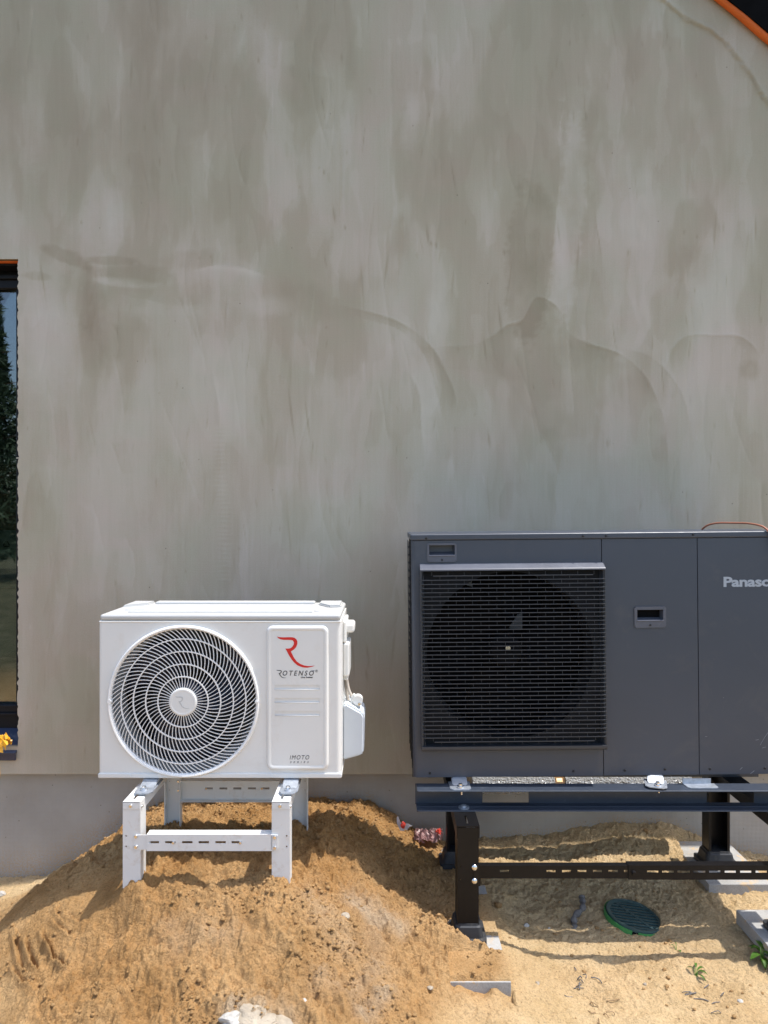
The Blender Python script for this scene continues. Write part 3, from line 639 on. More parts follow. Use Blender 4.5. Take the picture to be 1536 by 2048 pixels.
stroke([(905, 693), (945, 690), (985, 672), (1015, 650), (1045, 640), (1072, 596), (1108, 608), (1130, 640), (1140, 668), (1180, 688), (1240, 708), (1285, 745), (1310, 790), (1330, 850), (1338, 960)], 46, -.26, 1, .0012, other=-.10)
stroke([(940, 742), (985, 748), (1015, 768), (1045, 810), (1080, 860), (1105, 910), (1122, 960)], 40, -.20, -1, .0008); stroke([(1330, 745), (1345, 700), (1375, 672), (1430, 670), (1475, 672), (1505, 690), (1525, 720)], 26, -.16, 1, .0010, other=-.08)
stroke([(1260, 700), (1310, 720), (1360, 780), (1380, 850)], 36, .18, -1, .0005); blob(1060, 520, 48, 160, -.30, 3, .18, rag=.25); blob(1140, 430, 26, 190, .26, 5, .3); blob(1140, 235, 35, 70, .12, 22, .4)
blob(1390, 530, 42, 38, -.20, 0, .5); blob(1235, 430, 60, 200, .10, 8, .5); blob(1290, 380, 36, 40, .10, 0, .4); blob(1500, 740, 20, 18, -.2, 0, .5); blob(820, 250, 16, 55, .22, 5, .6)
stroke([(1122, 250), (1130, 205), (1115, 270), (1120, 320), (1108, 470), (1092, 590)], 22, .2, -1, .0006)
blob(330, 1000, 40, 120, -.10, 0, .6); blob(220, 940, 34, 200, .12, 0, .6); blob(880, 640, 26, 60, .14, 0, .6); blob(400, 160, 60, 130, -.04, 0, .5); blob(190, 450, 60, 60, .18, 0, .6); blob(365, 240, 32, 60, .16, 0, .5)
blob(520, 110, 34, 70, .14, 0, .5); blob(670, 190, 34, 90, .16, 0, .5); blob(60, 240, 30, 110, .16, 0, .5); blob(210, 370, 36, 110, .12, 0, .5); blob(290, 250, 34, 160, -.12, 0, .5); blob(600, 210, 28, 130, -.10, 0, .5)
for yy in range(852, 1165, 9):   # chatter marks of a notched trowel
    m = np.exp(-((uy - yy - 5 * fbm(ux / 30, uy * 0 + yy, 2, 5)) / 1.6) ** 2) * np.exp(-((ux - 440 - (8 if yy > 1000 else 0)) / 13) ** 2); relief = relief - .0007 * m; tone = tone + .07 * m
for sx, sy, ln in ((668, 430, 14), (690, 455, 5), (855, 470, 16), (862, 487, 4), (1008, 505, 6), (872, 490, 5), (970, 700, 22), (1000, 640, 26), (583, 830, 40), (615, 840, 28), (1118, 470, 20), (648, 345, 5), (36, 52, 12), (517, 121, 5), (978, 880, 12), (735, 1305, 14), (733, 1350, 10), (1172, 232, 7)):
    m = np.exp(-((ux - sx - (uy - sy) * .12) / 1.7) ** 2 - ((uy - sy) / ln) ** 2); tone = tone - .40 * m; relief = relief + .0008 * m
# thicker ragged coat left along the verge
d, s, t = polyd(ux, uy, [(1240, -60), (1330, 5), (1368, 38), (1420, 62), (1455, 92), (1478, 122), (1500, 150), (1525, 195), (1560, 230), (1700, 330)]); d = d + 7 * (fbm(ux / 14, uy / 14, 3, 170) - .5)
sd = d * -s; edge = sstep(-3, 3, sd); relief = relief - .006 * edge * (uy < 420); tone = tone + .05 * edge * (uy < 420) - .22 * np.exp(-((sd + 2.5) / 3.0) ** 2) * (uy < 420) * fbm(ux / 9, uy / 9, 2, 172) * 1.5; relief = relief - .006 * np.exp(-((sd) / 7) ** 2) * fbm(ux / 8, uy / 8, 2, 171) * (uy < 420)
inwin = (ux < 36) & (uy > 518) & (uy < 1470); tone = np.clip(tone, 0.02, 1)
YY = 3.0 + relief * 1.0
# ragged arris at the window opening
jit = (fbm(ZZ * 60, ZZ * 0, 3, 180) - .5) * .012; XX = np.where(np.abs(XX - WX1) < 1e-6, XX + jit * ((ZZ > WZ0 - .01) & (ZZ < WZ1 + .01)), XX)
cxm = (XX[:-1, :-1] + XX[1:, 1:]) / 2; czm = (ZZ[:-1, :-1] + ZZ[1:, 1:]) / 2
keep = ~((cxm > WX0) & (cxm < WX1 - .001) & (czm > WZ0) & (czm < WZ1)) & (czm < roof_z(cxm) + .03)
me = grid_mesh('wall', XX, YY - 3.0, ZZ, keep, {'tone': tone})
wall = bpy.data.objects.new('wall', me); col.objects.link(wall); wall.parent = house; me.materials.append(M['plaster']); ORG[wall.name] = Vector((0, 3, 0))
# thickness: underside of the overhanging render and the window reveal
bm = NB(); box(bm, -4.2, 3.4, 3.004, 3.3, LEDGE_Z + .001, LEDGE_Z + .012)
box(bm, WX1 + .002, WX1 + .03, 3.004, 3.3, WZ0, WZ1); box(bm, WX0, WX1 + .03, 3.004, 3.3, WZ1 + .001, WZ1 + .03); box(bm, WX0, WX1, 3.004, 3.3, WZ0 - .03, WZ0 - .002); box(bm, WX0 - .03, WX0 - .002, 3.004, 3.3, WZ0, WZ1)
o = build('reveal', bm, M['plaster'], house)
# plinth
px_ = axis_pts(-1.8, 1.8, 0.012, -4.2, 3.4, 1.4); pz_ = np.concatenate([np.arange(-.3, .44, 0.012)]); X2, Z2 = np.meshgrid(px_, pz_)
gl = np.array([gz(x, 3.04) for x in px_]); spl = np.clip(1 - (Z2 - gl[None, :]) / np.where(X2 < -1.0, .16, .05)[:], 0, 1) ** 1.3
Y2 = PLINTH_Y + (fbm(X2 * 8, Z2 * 8, 3, 7) - .5) * .006
me = grid_mesh('plinth', X2, Y2 - 3.0, Z2, None, {'splash': spl}); pl = bpy.data.objects.new('plinth', me); col.objects.link(pl); pl.parent = house; me.materials.append(M['plinth'])
bm = NB(); box(bm, -4.2, 3.4, 3.07, 3.3, -.3, .42); build('plinth_core', bm, M['plinth'], house)
# roof: sloping verge overhang, black boarded underside
SL = math.atan(0.82)
bm = NB()
def roofslab(bm, x0, x1, o0, o1, y0, y1):
    t = [(x, float(roof_z(np.array(x)))) for x in (x0, x1)]
    prism(bm, [(t[0][0], t[0][1] + o0), (t[1][0], t[1][1] + o0), (t[1][0], t[1][1] + o1), (t[0][0], t[0][1] + o1)], y0, y1, 'y')
AP = -1.5
roofslab(bm, AP, 3.3, .045, .45, 2.976, 9); roofslab(bm, -6.6, AP, .045, .45, 2.976, 9)
roof = build('roof', bm, M['roof_black'], house)
bm = NB(); roofslab(bm, AP, 3.3, .020, .44, 2.955, 2.974); roofslab(bm, -6.6, AP, .020, .44, 2.955, 2.974); build('verge_board', bm, M['roof_black'], roof)
bm = NB()
for a, b2 in ((AP, 3.3), (-6.6, AP)):
    roofslab(bm, a, b2, .030, .046, 2.977, 2.99)
build('soffit_board', bm, M['roof_black'], roof)
bm = NB(); pts = []
for i in range(60):
    x = AP + (3.6 - AP) * i / 59; pts.append((x, float(roof_z(np.array(x))) + .020 + .003 * math.sin(i * 1.7)))
t = bmesh.new()
tube(bm, [(p[0], 2.978 + .002 * math.sin(i * 2.1), p[1]) for i, p in enumerate(pts)], .0175, 10); tube(bm, [(-6.4, 2.978, float(roof_z(np.array(-6.4))) + .02), (AP, 2.978, pts[0][1])], .021, 10)
build('verge_sealing_strip', bm, M['orange'], house, True)
# far side and back of the house, so that the room is dark
bm = NB(); box(bm, -4.2, 3.4, 8.9, 9.0, -.3, 3.2); box(bm, -4.3, -4.2, 3.05, 9.0, -.3, 4); box(bm, 3.4, 3.5, 3.05, 9.0, -.3, 3); box(bm, -4.2, 3.4, 3.3, 8.9, .30, .36); box(bm, -4.2, 3.4, 3.3, 8.9, 3.0, 3.05)
box(bm, -1.45, -1.40, 3.32, 8.9, .36, 3.0); build('room_shell', bm, M['room'], house)
# window
GY0 = 3.15
bm = NB(); box(bm, WX0, WX1 - .001, GY0 - .03, GY0 + .05, WZ1 - .088, WZ1, .004); box(bm, WX0, WX1 - .001, GY0 - .03, GY0 + .05, WZ0 + .01, WZ0 + .145, .004)
box(bm, WX1 - .072, WX1 - .001, GY0 - .03, GY0 + .05, WZ0 + .146, WZ1 - .089, .004); box(bm, WX0, WX0 + .07, GY0 - .03, GY0 + .05, WZ0 + .146, WZ1 - .089, .004)
box(bm, WX0, WX1 - .001, GY0 - .045, GY0 - .032, WZ1 - .05, WZ1 - .03, .003); box(bm, WX0, WX1 - .002, GY0 - .042, GY0 - .032, WZ0 + .10, WZ0 + .112, .002)
box(bm, WX0, WX1 - .003, 3.036, GY0 - .031, WZ1 - .014, WZ1 - .002, .002)
win = build('window', bm, M['frame_black'], house)
bm = NB(); box(bm, WX0 + .07, WX1 - .072, GY0, GY0 + .006, WZ0 + .146, WZ1 - .089); build('pane', bm, M['glass'], win)
bm = NB(); prism(bm, [(2.985, .522), (3.118, .588), (3.118, .580), (2.993, .517), (2.993, .49), (2.985, .49)], WX0 + .02, WX1 - .004, 'x'); build('sill', bm, M['sill_blue'], win)
bm = NB(); box(bm, WX0, WX1 - .004, 3.015, 3.035, WZ1 - .007, WZ1 - .001, .002); build('foam_strip', bm, M['orange'], win)
# things in the room behind the pane
def stackbox(name, m, z0, z1, y0, label, cat, dx=0):
    bm = NB(); box(bm, -2.62 + dx, -1.62 + dx, y0, y0 + .6, z0, z1, .012, 3); return tag(build(name, bm, M[m], None, origin=(-2.1, y0 + .3, z0)), label, cat) if False else build_top(name, bm, m, (-2.1, y0 + .3, z0), label, cat)
def build_top(name, bm, m, origin, label, cat, group=None, smooth=False, kind=None):
    o = build(name, bm, M[m] if isinstance(m, str) else m, None, smooth, origin); return tag(o, label, cat, group, kind)
stackbox('pallet_load', 'wool', .36, .80, 3.56, 'whitish wrapped bale at the floor behind the window pane', 'bale')
stackbox('insulation_pack', 'wool', .80, 1.16, 3.60, 'beige insulation pack in the middle of the stack behind the window', 'insulation pack')
pk = stackbox('wrapped_pack', 'wrap', 1.16, 1.455, 3.58, 'greenish film wrapped pack with recycling marks behind the window', 'pack')
for cx_ in (-2.01, -1.93):
    bm = NB()
    for kk in range(3):
        a = R(90 + 120 * kk); b2 = R(90 + 120 * (kk + 1)); q0 = (cx_ + .022 * math.cos(a), 1.385 + .022 * math.sin(a)); q1 = (cx_ + .022 * math.cos(b2), 1.385 + .022 * math.sin(b2))
        q0 = (q0[0] * .85 + q1[0] * .15, q0[1] * .85 + q1[1] * .15); ribbon(bm, [q0, (q1[0] * .85 + q0[0] * .15, q1[1] * .85 + q0[1] * .15)], .006, 3.577, 3.5795)
    build('recycling_mark', bm, M['ink'], pk)
cb = stackbox('cardboard_box', 'card', 1.456, 1.80, 3.60, 'brown cardboard box on top of the stack behind the window', 'cardboard box')
bm = text_bm('HM', -2.02, 1.645, .13, .05, 3.596, 3.599, .03, .2); build('printed_letters', bm, M['ink'], cb)

# ------------------------------------------------------------------ white outdoor unit
WY = 2.32
wu = empty('outdoor_unit', (-.5435, 2.47, .67), 'white outdoor air conditioner unit with a round spiral fan guard on a white stand', 'outdoor unit')
x0, x1, z0, z1 = -.946, -.141, .672, 1.190
fcx, fcz = PX(368, WY), PZ(1402, WY)
bm = NB()   # casing: sides, back, top, bottom round a hollow
for a in ((x0, x0 + .004, WY + .012, 2.63, z0, z1), (x1 - .004, x1, WY + .012, 2.63, z0, z1)): box(bm, *a, .0012, 2)
box(bm, x0 + .004, x1 - .004, 2.624, 2.63, z0, z1); box(bm, x0 + .004, x1 - .004, WY + .012, 2.624, z1 - .004, z1); box(bm, x0 + .004, x1 - .004, WY + .012, 2.624, z0, z0 + .004)
body = build('casing', bm, M['white'], wu)
bm = NB(); xs_ = -.392
box(bm, x0 + .005, xs_, 2.56, 2.58, z0 + .006, z1 - .006); box(bm, x0 + .005, x0 + .02, 2.36, 2.56, z0 + .006, z1 - .006); box(bm, xs_, xs_ + .01, 2.345, 2.58, z0 + .006, z1 - .006)
build('coil', bm, M['coil'], wu)
bm = NB()   # front panel with the round opening; the side edges are rolled back
holeplate(bm, x0 + .010, xs_ + .02, z0 + .010, z1 - .002, fcx, fcz, .2405, WY, WY + .012)
box(bm, xs_ + .02, x1 - .016, WY, WY + .012, z0 + .010, z1 - .002)
for sx, xa, xb in ((1, x1 - .016, x1), (-1, x0 + .010, x0)):
    rr = abs(xb - xa); cxx = xa; pts = [(cxx, WY)] + [(cxx + sx * rr * math.sin(R(15 * k)), WY + rr * (1 - math.cos(R(15 * k)))) for k in range(1, 7)] + [(cxx, WY + rr)]
    prism(bm, pts, z0 + .010, z1 - .002, 'z')
box(bm, x0 + .002, x1 - .002, WY - .002, WY + .004, z1 - .006, z1 - .001, .0015)
fp = build('front_panel', bm, M['white'], wu)
bm = NB(); rplate(bm, x0 - .001, x1 + .001, z0 - .003, z0 + .013, .005, WY - .0045, WY + .02, .003); prism(bm, [(WY + .02, z0 - .003), (2.632, z0 - .003), (2.632, z0 + .01), (WY + .02, z0 + .01)], x0 - .001, x1 + .001, 'x')
build('base_pan', bm, M['white'], wu)
# top cover with stiffening shapes
bm = NB(); box(bm, x0 + .004, x1 - .003, WY - .001, 2.635, z1 + .0005, z1 + .020, .0075, 3)
box(bm, x0 + .08, x1 - .10, WY + .045, WY + .062, z1 + .017, z1 + .0245, .003, 2); box(bm, x0 + .10, x1 - .115, 2.585, 2.628, z1 + .017, z1 + .028, .005, 2)
prism(bm, [(x0 + .012, 2.628), (x0 + .012, 2.50), (x0 + .085, 2.56), (x0 + .088, 2.628)], z1 + .016, z1 + .027, 'z', .004)
prism(bm, [(x1 - .012, 2.628), (x1 - .012, 2.50), (x1 - .055, 2.49), (x1 - .098, 2.56), (x1 - .098, 2.628)], z1 + .016, z1 + .028, 'z', .005)
box(bm, x0 + .05, x0 + .12, WY + .10, WY + .14, z1 + .017, z1 + .0235, .003, 2); cyl(bm, (x1 - .07, WY + .08, z1 + .018), (x1 - .07, WY + .08, z1 + .0235), .032, .026, 28)
build('top_cover', bm, M['white_top'], wu)
# raised service panel with pressed grooves and the print
sx0, sx1, sz0, sz1 = PX(533, WY), PX(657.5, WY), PZ(1540, WY), PZ(1250.5, WY)
gro = [(PX(550, WY), PX(640, WY), PZ(a + 8.5, WY), PZ(a, WY)) for a in (1369.5, 1395.5, 1421.5)]
bm = NB(); rplate(bm, sx0, sx1, sz0, gro[2][2] - .012, .010, WY - .008, WY + .001, .007)
bm.free(); bm = NB()
# frame ring (rounded chamfer) then flat face with grooves
t = bmesh.new(); rings = []
for ins, y in ((0, WY + .001), (0.001, WY - .002), (.003, WY - .0055), (.006, WY - .0078), (.010, WY - .0085), (.014, WY - .0078), (.017, WY - .0068)):
    rings.append([t.verts.new((p[0], y, p[1])) for p in rrect(sx0 + ins, sx1 - ins, sz0 + ins, sz1 - ins, .022 - ins * .8, 8)])
for a, b2 in zip(rings, rings[1:]):
    for i in range(len(a)): t.faces.new((a[i], a[(i + 1) % len(a)], b2[(i + 1) % len(a)], b2[i]))
merge(bm, t)
cut = [(g[0], g[1], g[2], g[3]) for g in gro]
plate(bm, sx0 + .0165, sx1 - .0165, sz0 + .0165, sz1 - .0165, cut, WY - .0066, WY - .0046); plate(bm, sx0 + .0165, sx1 - .0165, sz0 + .0165, sz1 - .0165, [], WY - .0044, WY - .0005)
sp_ = build('service_panel', bm, M['white'], wu)
bm = NB()
for g in gro:   # rolled lower lip of each groove
    tube(bm, [(g[0] + .001, WY - .0062, g[2]), (g[1] - .001, WY - .0062, g[2])], .0018, 8)
build('groove_lip', bm, M['white'], sp_, True)
Rp = [(285, 262), (340, 278), (450, 283), (560, 280), (650, 280), (700, 292), (745, 325), (772, 380), (770, 440), (745, 510), (690, 570), (640, 600), (618, 612), (640, 660), (690, 760), (760, 855), (850, 915), (930, 945), (1010, 958), (1090, 960), (1185, 948),
      (1110, 978), (1010, 997), (930, 995), (850, 975), (770, 940), (700, 880), (640, 810), (570, 700), (520, 600), (488, 548), (560, 548), (610, 538), (655, 500), (685, 450), (690, 400), (665, 355), (620, 345), (540, 342), (450, 342), (380, 330), (325, 305)]
zs_ = 1 / 11.815
def logoR(bm, ox, oy, s, ya, yb, D=WY):   # ox,oy in photo pixels, s = scale
    prism(bm, [(PX(ox + (p[0] - 285) * zs_ * s, D), PZ(oy + (p[1] - 262) * zs_ * s, D)) for p in Rp], ya, yb, 'y')
YF = WY - .0066
bm = NB(); logoR(bm, 530 + 285 * zs_, 1250 + 262 * zs_, 1, YF - .0006, YF + .0002); build('red_letter_mark', bm, M['red'], sp_)
bm = NB(); logoR(bm, 530 + 275 * zs_, 1250 + 1050 * zs_, .262, YF - .0006, YF + .0002)
t = text_bm('OTENSO', PX(530 + 425 * zs_, WY), PZ(1250 + 1186 * zs_, WY), (1158 - 425) * zs_ * WY / F, 120 * zs_ * WY / F, YF - .0006, YF + .0002, .012, .25, 1.45); merge(bm, t)
ribbon(bm, [(PX(530 + 1095 * zs_, WY), PZ(1250 + 1080 * zs_, WY)), (PX(530 + 1170 * zs_, WY), PZ(1250 + 1070 * zs_, WY))], .0018, YF - .0006, YF + .0002)
t = text_bm('Live better', PX(530 + 852 * zs_, WY), PZ(1250 + 1242 * zs_, WY), 292 * zs_ * WY / F, 38 * zs_ * WY / F, YF - .0006, YF + .0002, .03, .1); merge(bm, t)
tt_ = [(PX(530 + 1224 * zs_, WY) + .0038 * math.cos(a), PZ(1250 + 1076 * zs_, WY) + .0038 * math.sin(a)) for a in [2 * math.pi * k / 20 for k in range(21)]]
ribbon(bm, tt_, .0007, YF - .0006, YF + .0002); t = text_bm('R', tt_[0][0] - .0055, PZ(1250 + 1076 * zs_, WY) - .0019, .0032, .0040, YF - .0006, YF + .0002, .02); merge(bm, t)
build('brand_lettering', bm, M['ink'], sp_)
bm = text_bm('IMOTO', PX(580, WY), PZ(1517.5, WY), PX(619, WY) - PX(580, WY), 8.5 * WY / F, YF - .0006, YF + .0002, .0, .25, 1.25)
t = text_bm('SERIES', PX(580.5, WY), PZ(1524.5, WY), PX(618, WY) - PX(580.5, WY), 3.4 * WY / F, YF - .0006, YF + .0002, .004, .25, 2.2); merge(bm, t); build('series_lettering', bm, M['ink'], sp_)
# fan guard
bm = NB(); lathe(bm, [(.2395, WY + .012), (.2395, WY - .004), (.2425, WY - .0105), (.247, WY - .0115), (.2505, WY - .008), (.2525, WY + .001)], fcx, fcz, 128)
def th(r): q = r * 603.4; return .0098 * ((q - 30) - 35 * math.log(q / 30))
def dome(r): return WY - .012 + .010 * (r / .24) ** 2
RG = [.0455, .083, .124, .1655, .2065, .2405]
for r in RG[1:-1]:
    y = dome(r); lathe(bm, [(r - .0017, y - .002), (r + .0017, y - .002), (r + .0017, y + .004), (r - .0017, y + .004)], fcx, fcz, 128, closed=True)
for (ra, rb), nn, wd in zip(zip(RG, RG[1:]), (44, 56, 68, 80, 92), (.0019, .0020, .0021, .0022, .0023)):
    for k in range(nn):
        pts = []; ys = []; yb = []
        for s in range(6):
            r = ra + (rb - ra) * s / 5; a = 2 * math.pi * (k + .3) / nn + th(r); pts.append((fcx + r * math.cos(a), fcz + r * math.sin(a))); ys.append(dome(r) - .0005); yb.append(dome(r) + .003)
        ribbon(bm, pts, wd, ys, yb)
for sx, sy in ((-1, 0), (1, 0)):
    cyl(bm, (fcx + sx * .2435, WY + .002, fcz + .0005), (fcx + sx * .2435, WY - .0125, fcz + .0005), .0075, .0065, 20)
guard = build('fan_guard', bm, paint('guard_white', (0.80, 0.79, 0.76), 0.35, var=0.02), wu)
bm = NB(); lathe(bm, [(0, WY - .0165), (.036, WY - .0165), (.0385, WY - .0172), (.043, WY - .0168), (.0465, WY - .0135), (.0472, WY - .004)], fcx, fcz, 64)
hub = build('guard_hub', bm, M['white_plastic'], guard)
bm = NB(); prism(bm, [(fcx + (p[0] - 735) / 900 * .0495, fcz - (p[1] - 640) / 735 * .0415 - .001) for p in Rp], WY - .0171, WY - .0160, 'y'); build('embossed_mark', bm, M['emboss'], hub)
each('screw', M['white_plastic'], wu, [lambda b_, a=a: cyl(b_, (PX(a, WY), WY - .0046, PZ(1551, WY)), (PX(a, WY), WY - .0062, PZ(1551, WY)), .0042, .0036, 16) for a in (260.5, 544.5)])
bm = NB(); cyl(bm, (fcx + .2435, WY - .0124, fcz), (fcx + .2435, WY - .0142, fcz), .0035, .003, 14); build('screw', bm, M['white_plastic'], wu)
bm = NB(); lathe(bm, [(.238, WY + .0125), (.228, WY + .045), (.226, WY + .10), (.236, WY + .12), (.245, WY + .12), (.245, WY + .0125)], fcx, fcz, 96); build('fan_shroud', bm, M['shroud'], wu, True)
def fan(cx, cz, y, r, nb, m, parent, pitch=.04, name='fan', hubr=.055):
    bm = NB(); lathe(bm, [(0, y - .02), (hubr * .8, y - .02), (hubr, y - .01), (hubr, y + .05)], cx, cz, 48)
    for b_ in range(nb):
        t = bmesh.new(); rows = []
        for i in range(9):
            q = hubr + (r - hubr) * i / 8; row = []
            for j in range(11):
                s = j / 10; a = 2 * math.pi * b_ / nb + (s - .5) * (1.15 - .1 * i / 8) + .55 * (i / 8) ** 1.5
                row.append(t.verts.new((cx + q * math.cos(a), y + pitch * (s - .35) * (1.3 - .5 * i / 8) + .012 * math.sin(s * math.pi), cz + q * math.sin(a))))
            rows.append(row)
        for i in range(8):
            for j in range(10): t.faces.new((rows[i][j], rows[i][j + 1], rows[i + 1][j + 1], rows[i + 1][j]))
        bmesh.ops.solidify(t, geom=t.faces[:], thickness=.003); merge(bm, t)
    return build(name, bm, m, parent, True)
fan(fcx, fcz, WY + .055, .220, 3, M['blade_navy'], wu, .05)
# right-hand side: grab handle, terminal cover, cable, valve and its cover
def rb(px, py, D): return P(px, py, D)
bm = NB(); box(bm, x1, x1 + .038, 2.44, 2.53, 1.128, 1.162, .010, 4); box(bm, x1, x1 + .012, 2.40, 2.56, 1.10, 1.176, .006, 3); build('grab_handle', bm, M['white_plastic'], wu)
bm = NB(); box(bm, x1, x1 + .022, 2.40, 2.53, .985, 1.10, .007, 3); box(bm, x1, x1 + .016, 2.43, 2.50, .965, .986, .004, 2); build('terminal_cover', bm, M['white_plastic'], wu)
bm = NB(); tube(bm, spline([(x1 + .008, 2.46, .975), (x1 + .012, 2.46, .95), (x1 + .018, 2.455, .925), (x1 + .030, 2.45, .900), (x1 + .034, 2.45, .88)], 5), .0055, 10)
tube(bm, spline([(x1 + .006, 2.47, .965), (x1 + .008, 2.475, .93), (x1 + .012, 2.47, .90), (x1 + .018, 2.46, .87)], 5), .006, 10); build('power_cable', bm, paint('grubby_cable', (.5, .44, .37), .5), wu, True)
bm = NB(); prism(bm, [(x1 + .026, .906), (x1 + .036, .916), (x1 + .046, .905), (x1 + .054, .875), (x1 + .054, .86), (x1 + .022, .86)], 2.44, 2.46, 'y', .002); cyl(bm, (x1 + .050, 2.46, .895), (x1 + .050, 2.43, .895), .017, .017, 20); build('valve_bracket', bm, M['white_plastic'], wu)
bm = NB(); cyl(bm, (x1 + .056, 2.435, .885), (x1 + .056, 2.42, .885), .006, .005, 12); build('valve_screw', bm, M['chrome'], wu)
bm = NB(); prism(bm, [(x1 - .002, .888), (x1 + .012, .892), (x1 + .066, .862), (x1 + .0735, .846), (x1 + .071, .722), (x1 + .062, .716), (x1 - .002, .698)], 2.40, 2.545, 'y', .006, seg=3); build('valve_cover', bm, M['grey_plastic'], wu)
# mounting feet of the unit
for px_c in (291, 578):
    xc = PX(px_c, 2.27); bm = NB(); rplate_pts = [(xc - .030, 2.36), (xc - .030, 2.255), (xc - .020, 2.235), (xc + .020, 2.235), (xc + .030, 2.255), (xc + .030, 2.36)]
    prism(bm, rplate_pts, .6475, .6515, 'z', .001); prism(bm, [(2.275, .6515), (2.33, .670), (2.36, .670), (2.36, .6515)], xc - .024, xc + .026, 'x', .002)
    f_ = build('mounting_foot', bm, M['galv'], wu)
    bm = NB(); cyl(bm, (xc - .002, 2.262, .651), (xc - .002, 2.262, .6575), .011, .011, 20); cyl(bm, (xc - .002, 2.262, .6575), (xc - .002, 2.262, .665), .0065, .0065, 6); build('bolt', bm, M['chrome'], f_)

# ------------------------------------------------------------------ white stand
ws = empty('unit_stand', (-.56, 2.4, .372), 'white steel floor stand with slotted crossbars standing on the sand heap', 'stand')
TOP = .642
def bolt(bm, x, y, z, r=.0055, dy=-.004): cyl(bm, (x, y, z), (x, y + dy, z), r * 1.15, r * .85, 14)
for xa, xb in ((PX(245.5, 2.195), PX(281, 2.195)), (PX(543.5, 2.195), PX(579.5, 2.195))):
    hx = xa + .008 if xa < -.6 else xb - .012; holes = [(hx, hx + .0048, z_ - .0026, z_ + .0026) for z_ in (PZ(1672, 2.195), PZ(1693, 2.195))]
    bm = NB(); plate(bm, xa, xb, .370, TOP - .002, holes, 2.195, 2.198); box(bm, xa, xa + .003, 2.198, 2.245, .370, TOP - .002); box(bm, xb - .003, xb, 2.198, 2.245, .370, TOP - .002)
    lg = build('leg', bm, M['white_stand'], ws)
    bm = NB(); box(bm, xa + .001, xb - .001, 2.1925, 2.195, TOP - .024, TOP, .001); plate(bm, xa + .001, xb - .001, 2.1925, 2.62, [((xa + xb) / 2 - .004, (xa + xb) / 2 + .004, 2.215, 2.31)], TOP - .0025, TOP, 'xy')
    box(bm, xa + .001, xa + .0035, 2.199, 2.62, TOP - .036, TOP - .0025); box(bm, xb - .0035, xb - .001, 2.199, 2.62, TOP - .036, TOP - .0025)
    build('arm', bm, M['white_stand'], ws)
    bm = NB(); bolt(bm, (xa + xb) / 2 - .002, 2.1925, TOP - .013); build('bolt', bm, M['chrome'], lg)
    bm = NB(); cyl(bm, (xb, 2.205, TOP - .018), (xb + .004, 2.205, TOP - .018), .0055, .004, 12); build('bolt', bm, M['chrome'], lg)
for xa, xb in ((PX(328.5, 2.588), PX(360.5, 2.588)), (PX(583.5, 2.588), PX(615, 2.588))):
    bm = NB(); hs = [(xx - .002, xx + .002, z_ - .002, z_ + .002) for xx in (xa + .012, xb - .012) for z_ in (.545, .512)]
    plate(bm, xa, xb, .352, TOP - .004, hs, 2.612, 2.615); box(bm, xa, xa + .003, 2.588, 2.612, .352, TOP - .004); box(bm, xb - .003, xb, 2.588, 2.612, .352, TOP - .004); build('leg', bm, M['white_stand'], ws)
def slots(ps, D, za, zb): return [(PX(a, D), PX(b, D), za, zb) for a, b in ps]
bm = NB(); FS = [(297, 318), (330, 351), (364, 385), (397, 418), (430.5, 451.6), (463, 484)]
za, zb = PZ(1701.5, 2.192), PZ(1668.5, 2.192); sa, sb = PZ(1687, 2.19), PZ(1682.3, 2.19)
plate(bm, PX(293, 2.19), PX(544, 2.19), za, zb, slots(FS, 2.19, sa, sb), 2.190, 2.1925); plate(bm, PX(293, 2.19), PX(544, 2.19), 2.1925, 2.222, [], zb - .0025, zb, 'xy')
plate(bm, PX(293, 2.19), PX(544, 2.19), 2.1925, 2.222, [], za, za + .0025, 'xy'); build('front_crossbar', bm, M['white_stand'], ws)
bm = NB(); rplate(bm, PX(267, 2.19), PX(300, 2.19), za + .003, zb - .003, .004, 2.1928, 2.1949); build('crossbar_end', bm, M['white_stand'], ws); bm = NB(); rplate(bm, PX(543, 2.19), PX(555.5, 2.19), za + .003, zb - .001, .004, 2.1900, 2.1949); build('crossbar_end', bm, M['white_stand'], ws)
each('bolt', M['chrome'], ws, [lambda b_, bx=bx, by=by: bolt(b_, PX(bx, 2.19), 2.1925 if bx < 400 else 2.190, PZ(by, 2.19), .0055) for bx, by in ((271.5, 1673.5), (271.5, 1694.5), (549.5, 1674.5), (549.5, 1695.5))])
each('bolt', M['chrome'], ws, [lambda b_, bx=bx: bolt(b_, PX(bx, 2.19), 2.190, (sa + sb) / 2, .0042, -.006) for bx in (347, 481)])
bm = NB(); RS = [(411, 426), (439, 455), (467, 483), (496, 512), (524, 539)]
plate(bm, PX(360, 2.6), PX(583, 2.6), .478, .556, slots(RS, 2.606, .518, .526), 2.603, 2.606); plate(bm, PX(360, 2.6), PX(583, 2.6), 2.585, 2.603, [], .478, .481, 'xy'); plate(bm, PX(360, 2.6), PX(583, 2.6), 2.585, 2.603, [], .553, .556, 'xy')
build('rear_crossbar', bm, M['white_stand'], ws)
each('bolt', M['chrome'], ws, [lambda b_, bx=bx: bolt(b_, PX(bx, 2.603), 2.603, .522, .0045) for bx in (412.5, 524)] + [lambda b_, bz=bz: bolt(b_, PX(355, 2.60), 2.611, bz, .004) for bz in (.545, .512)])

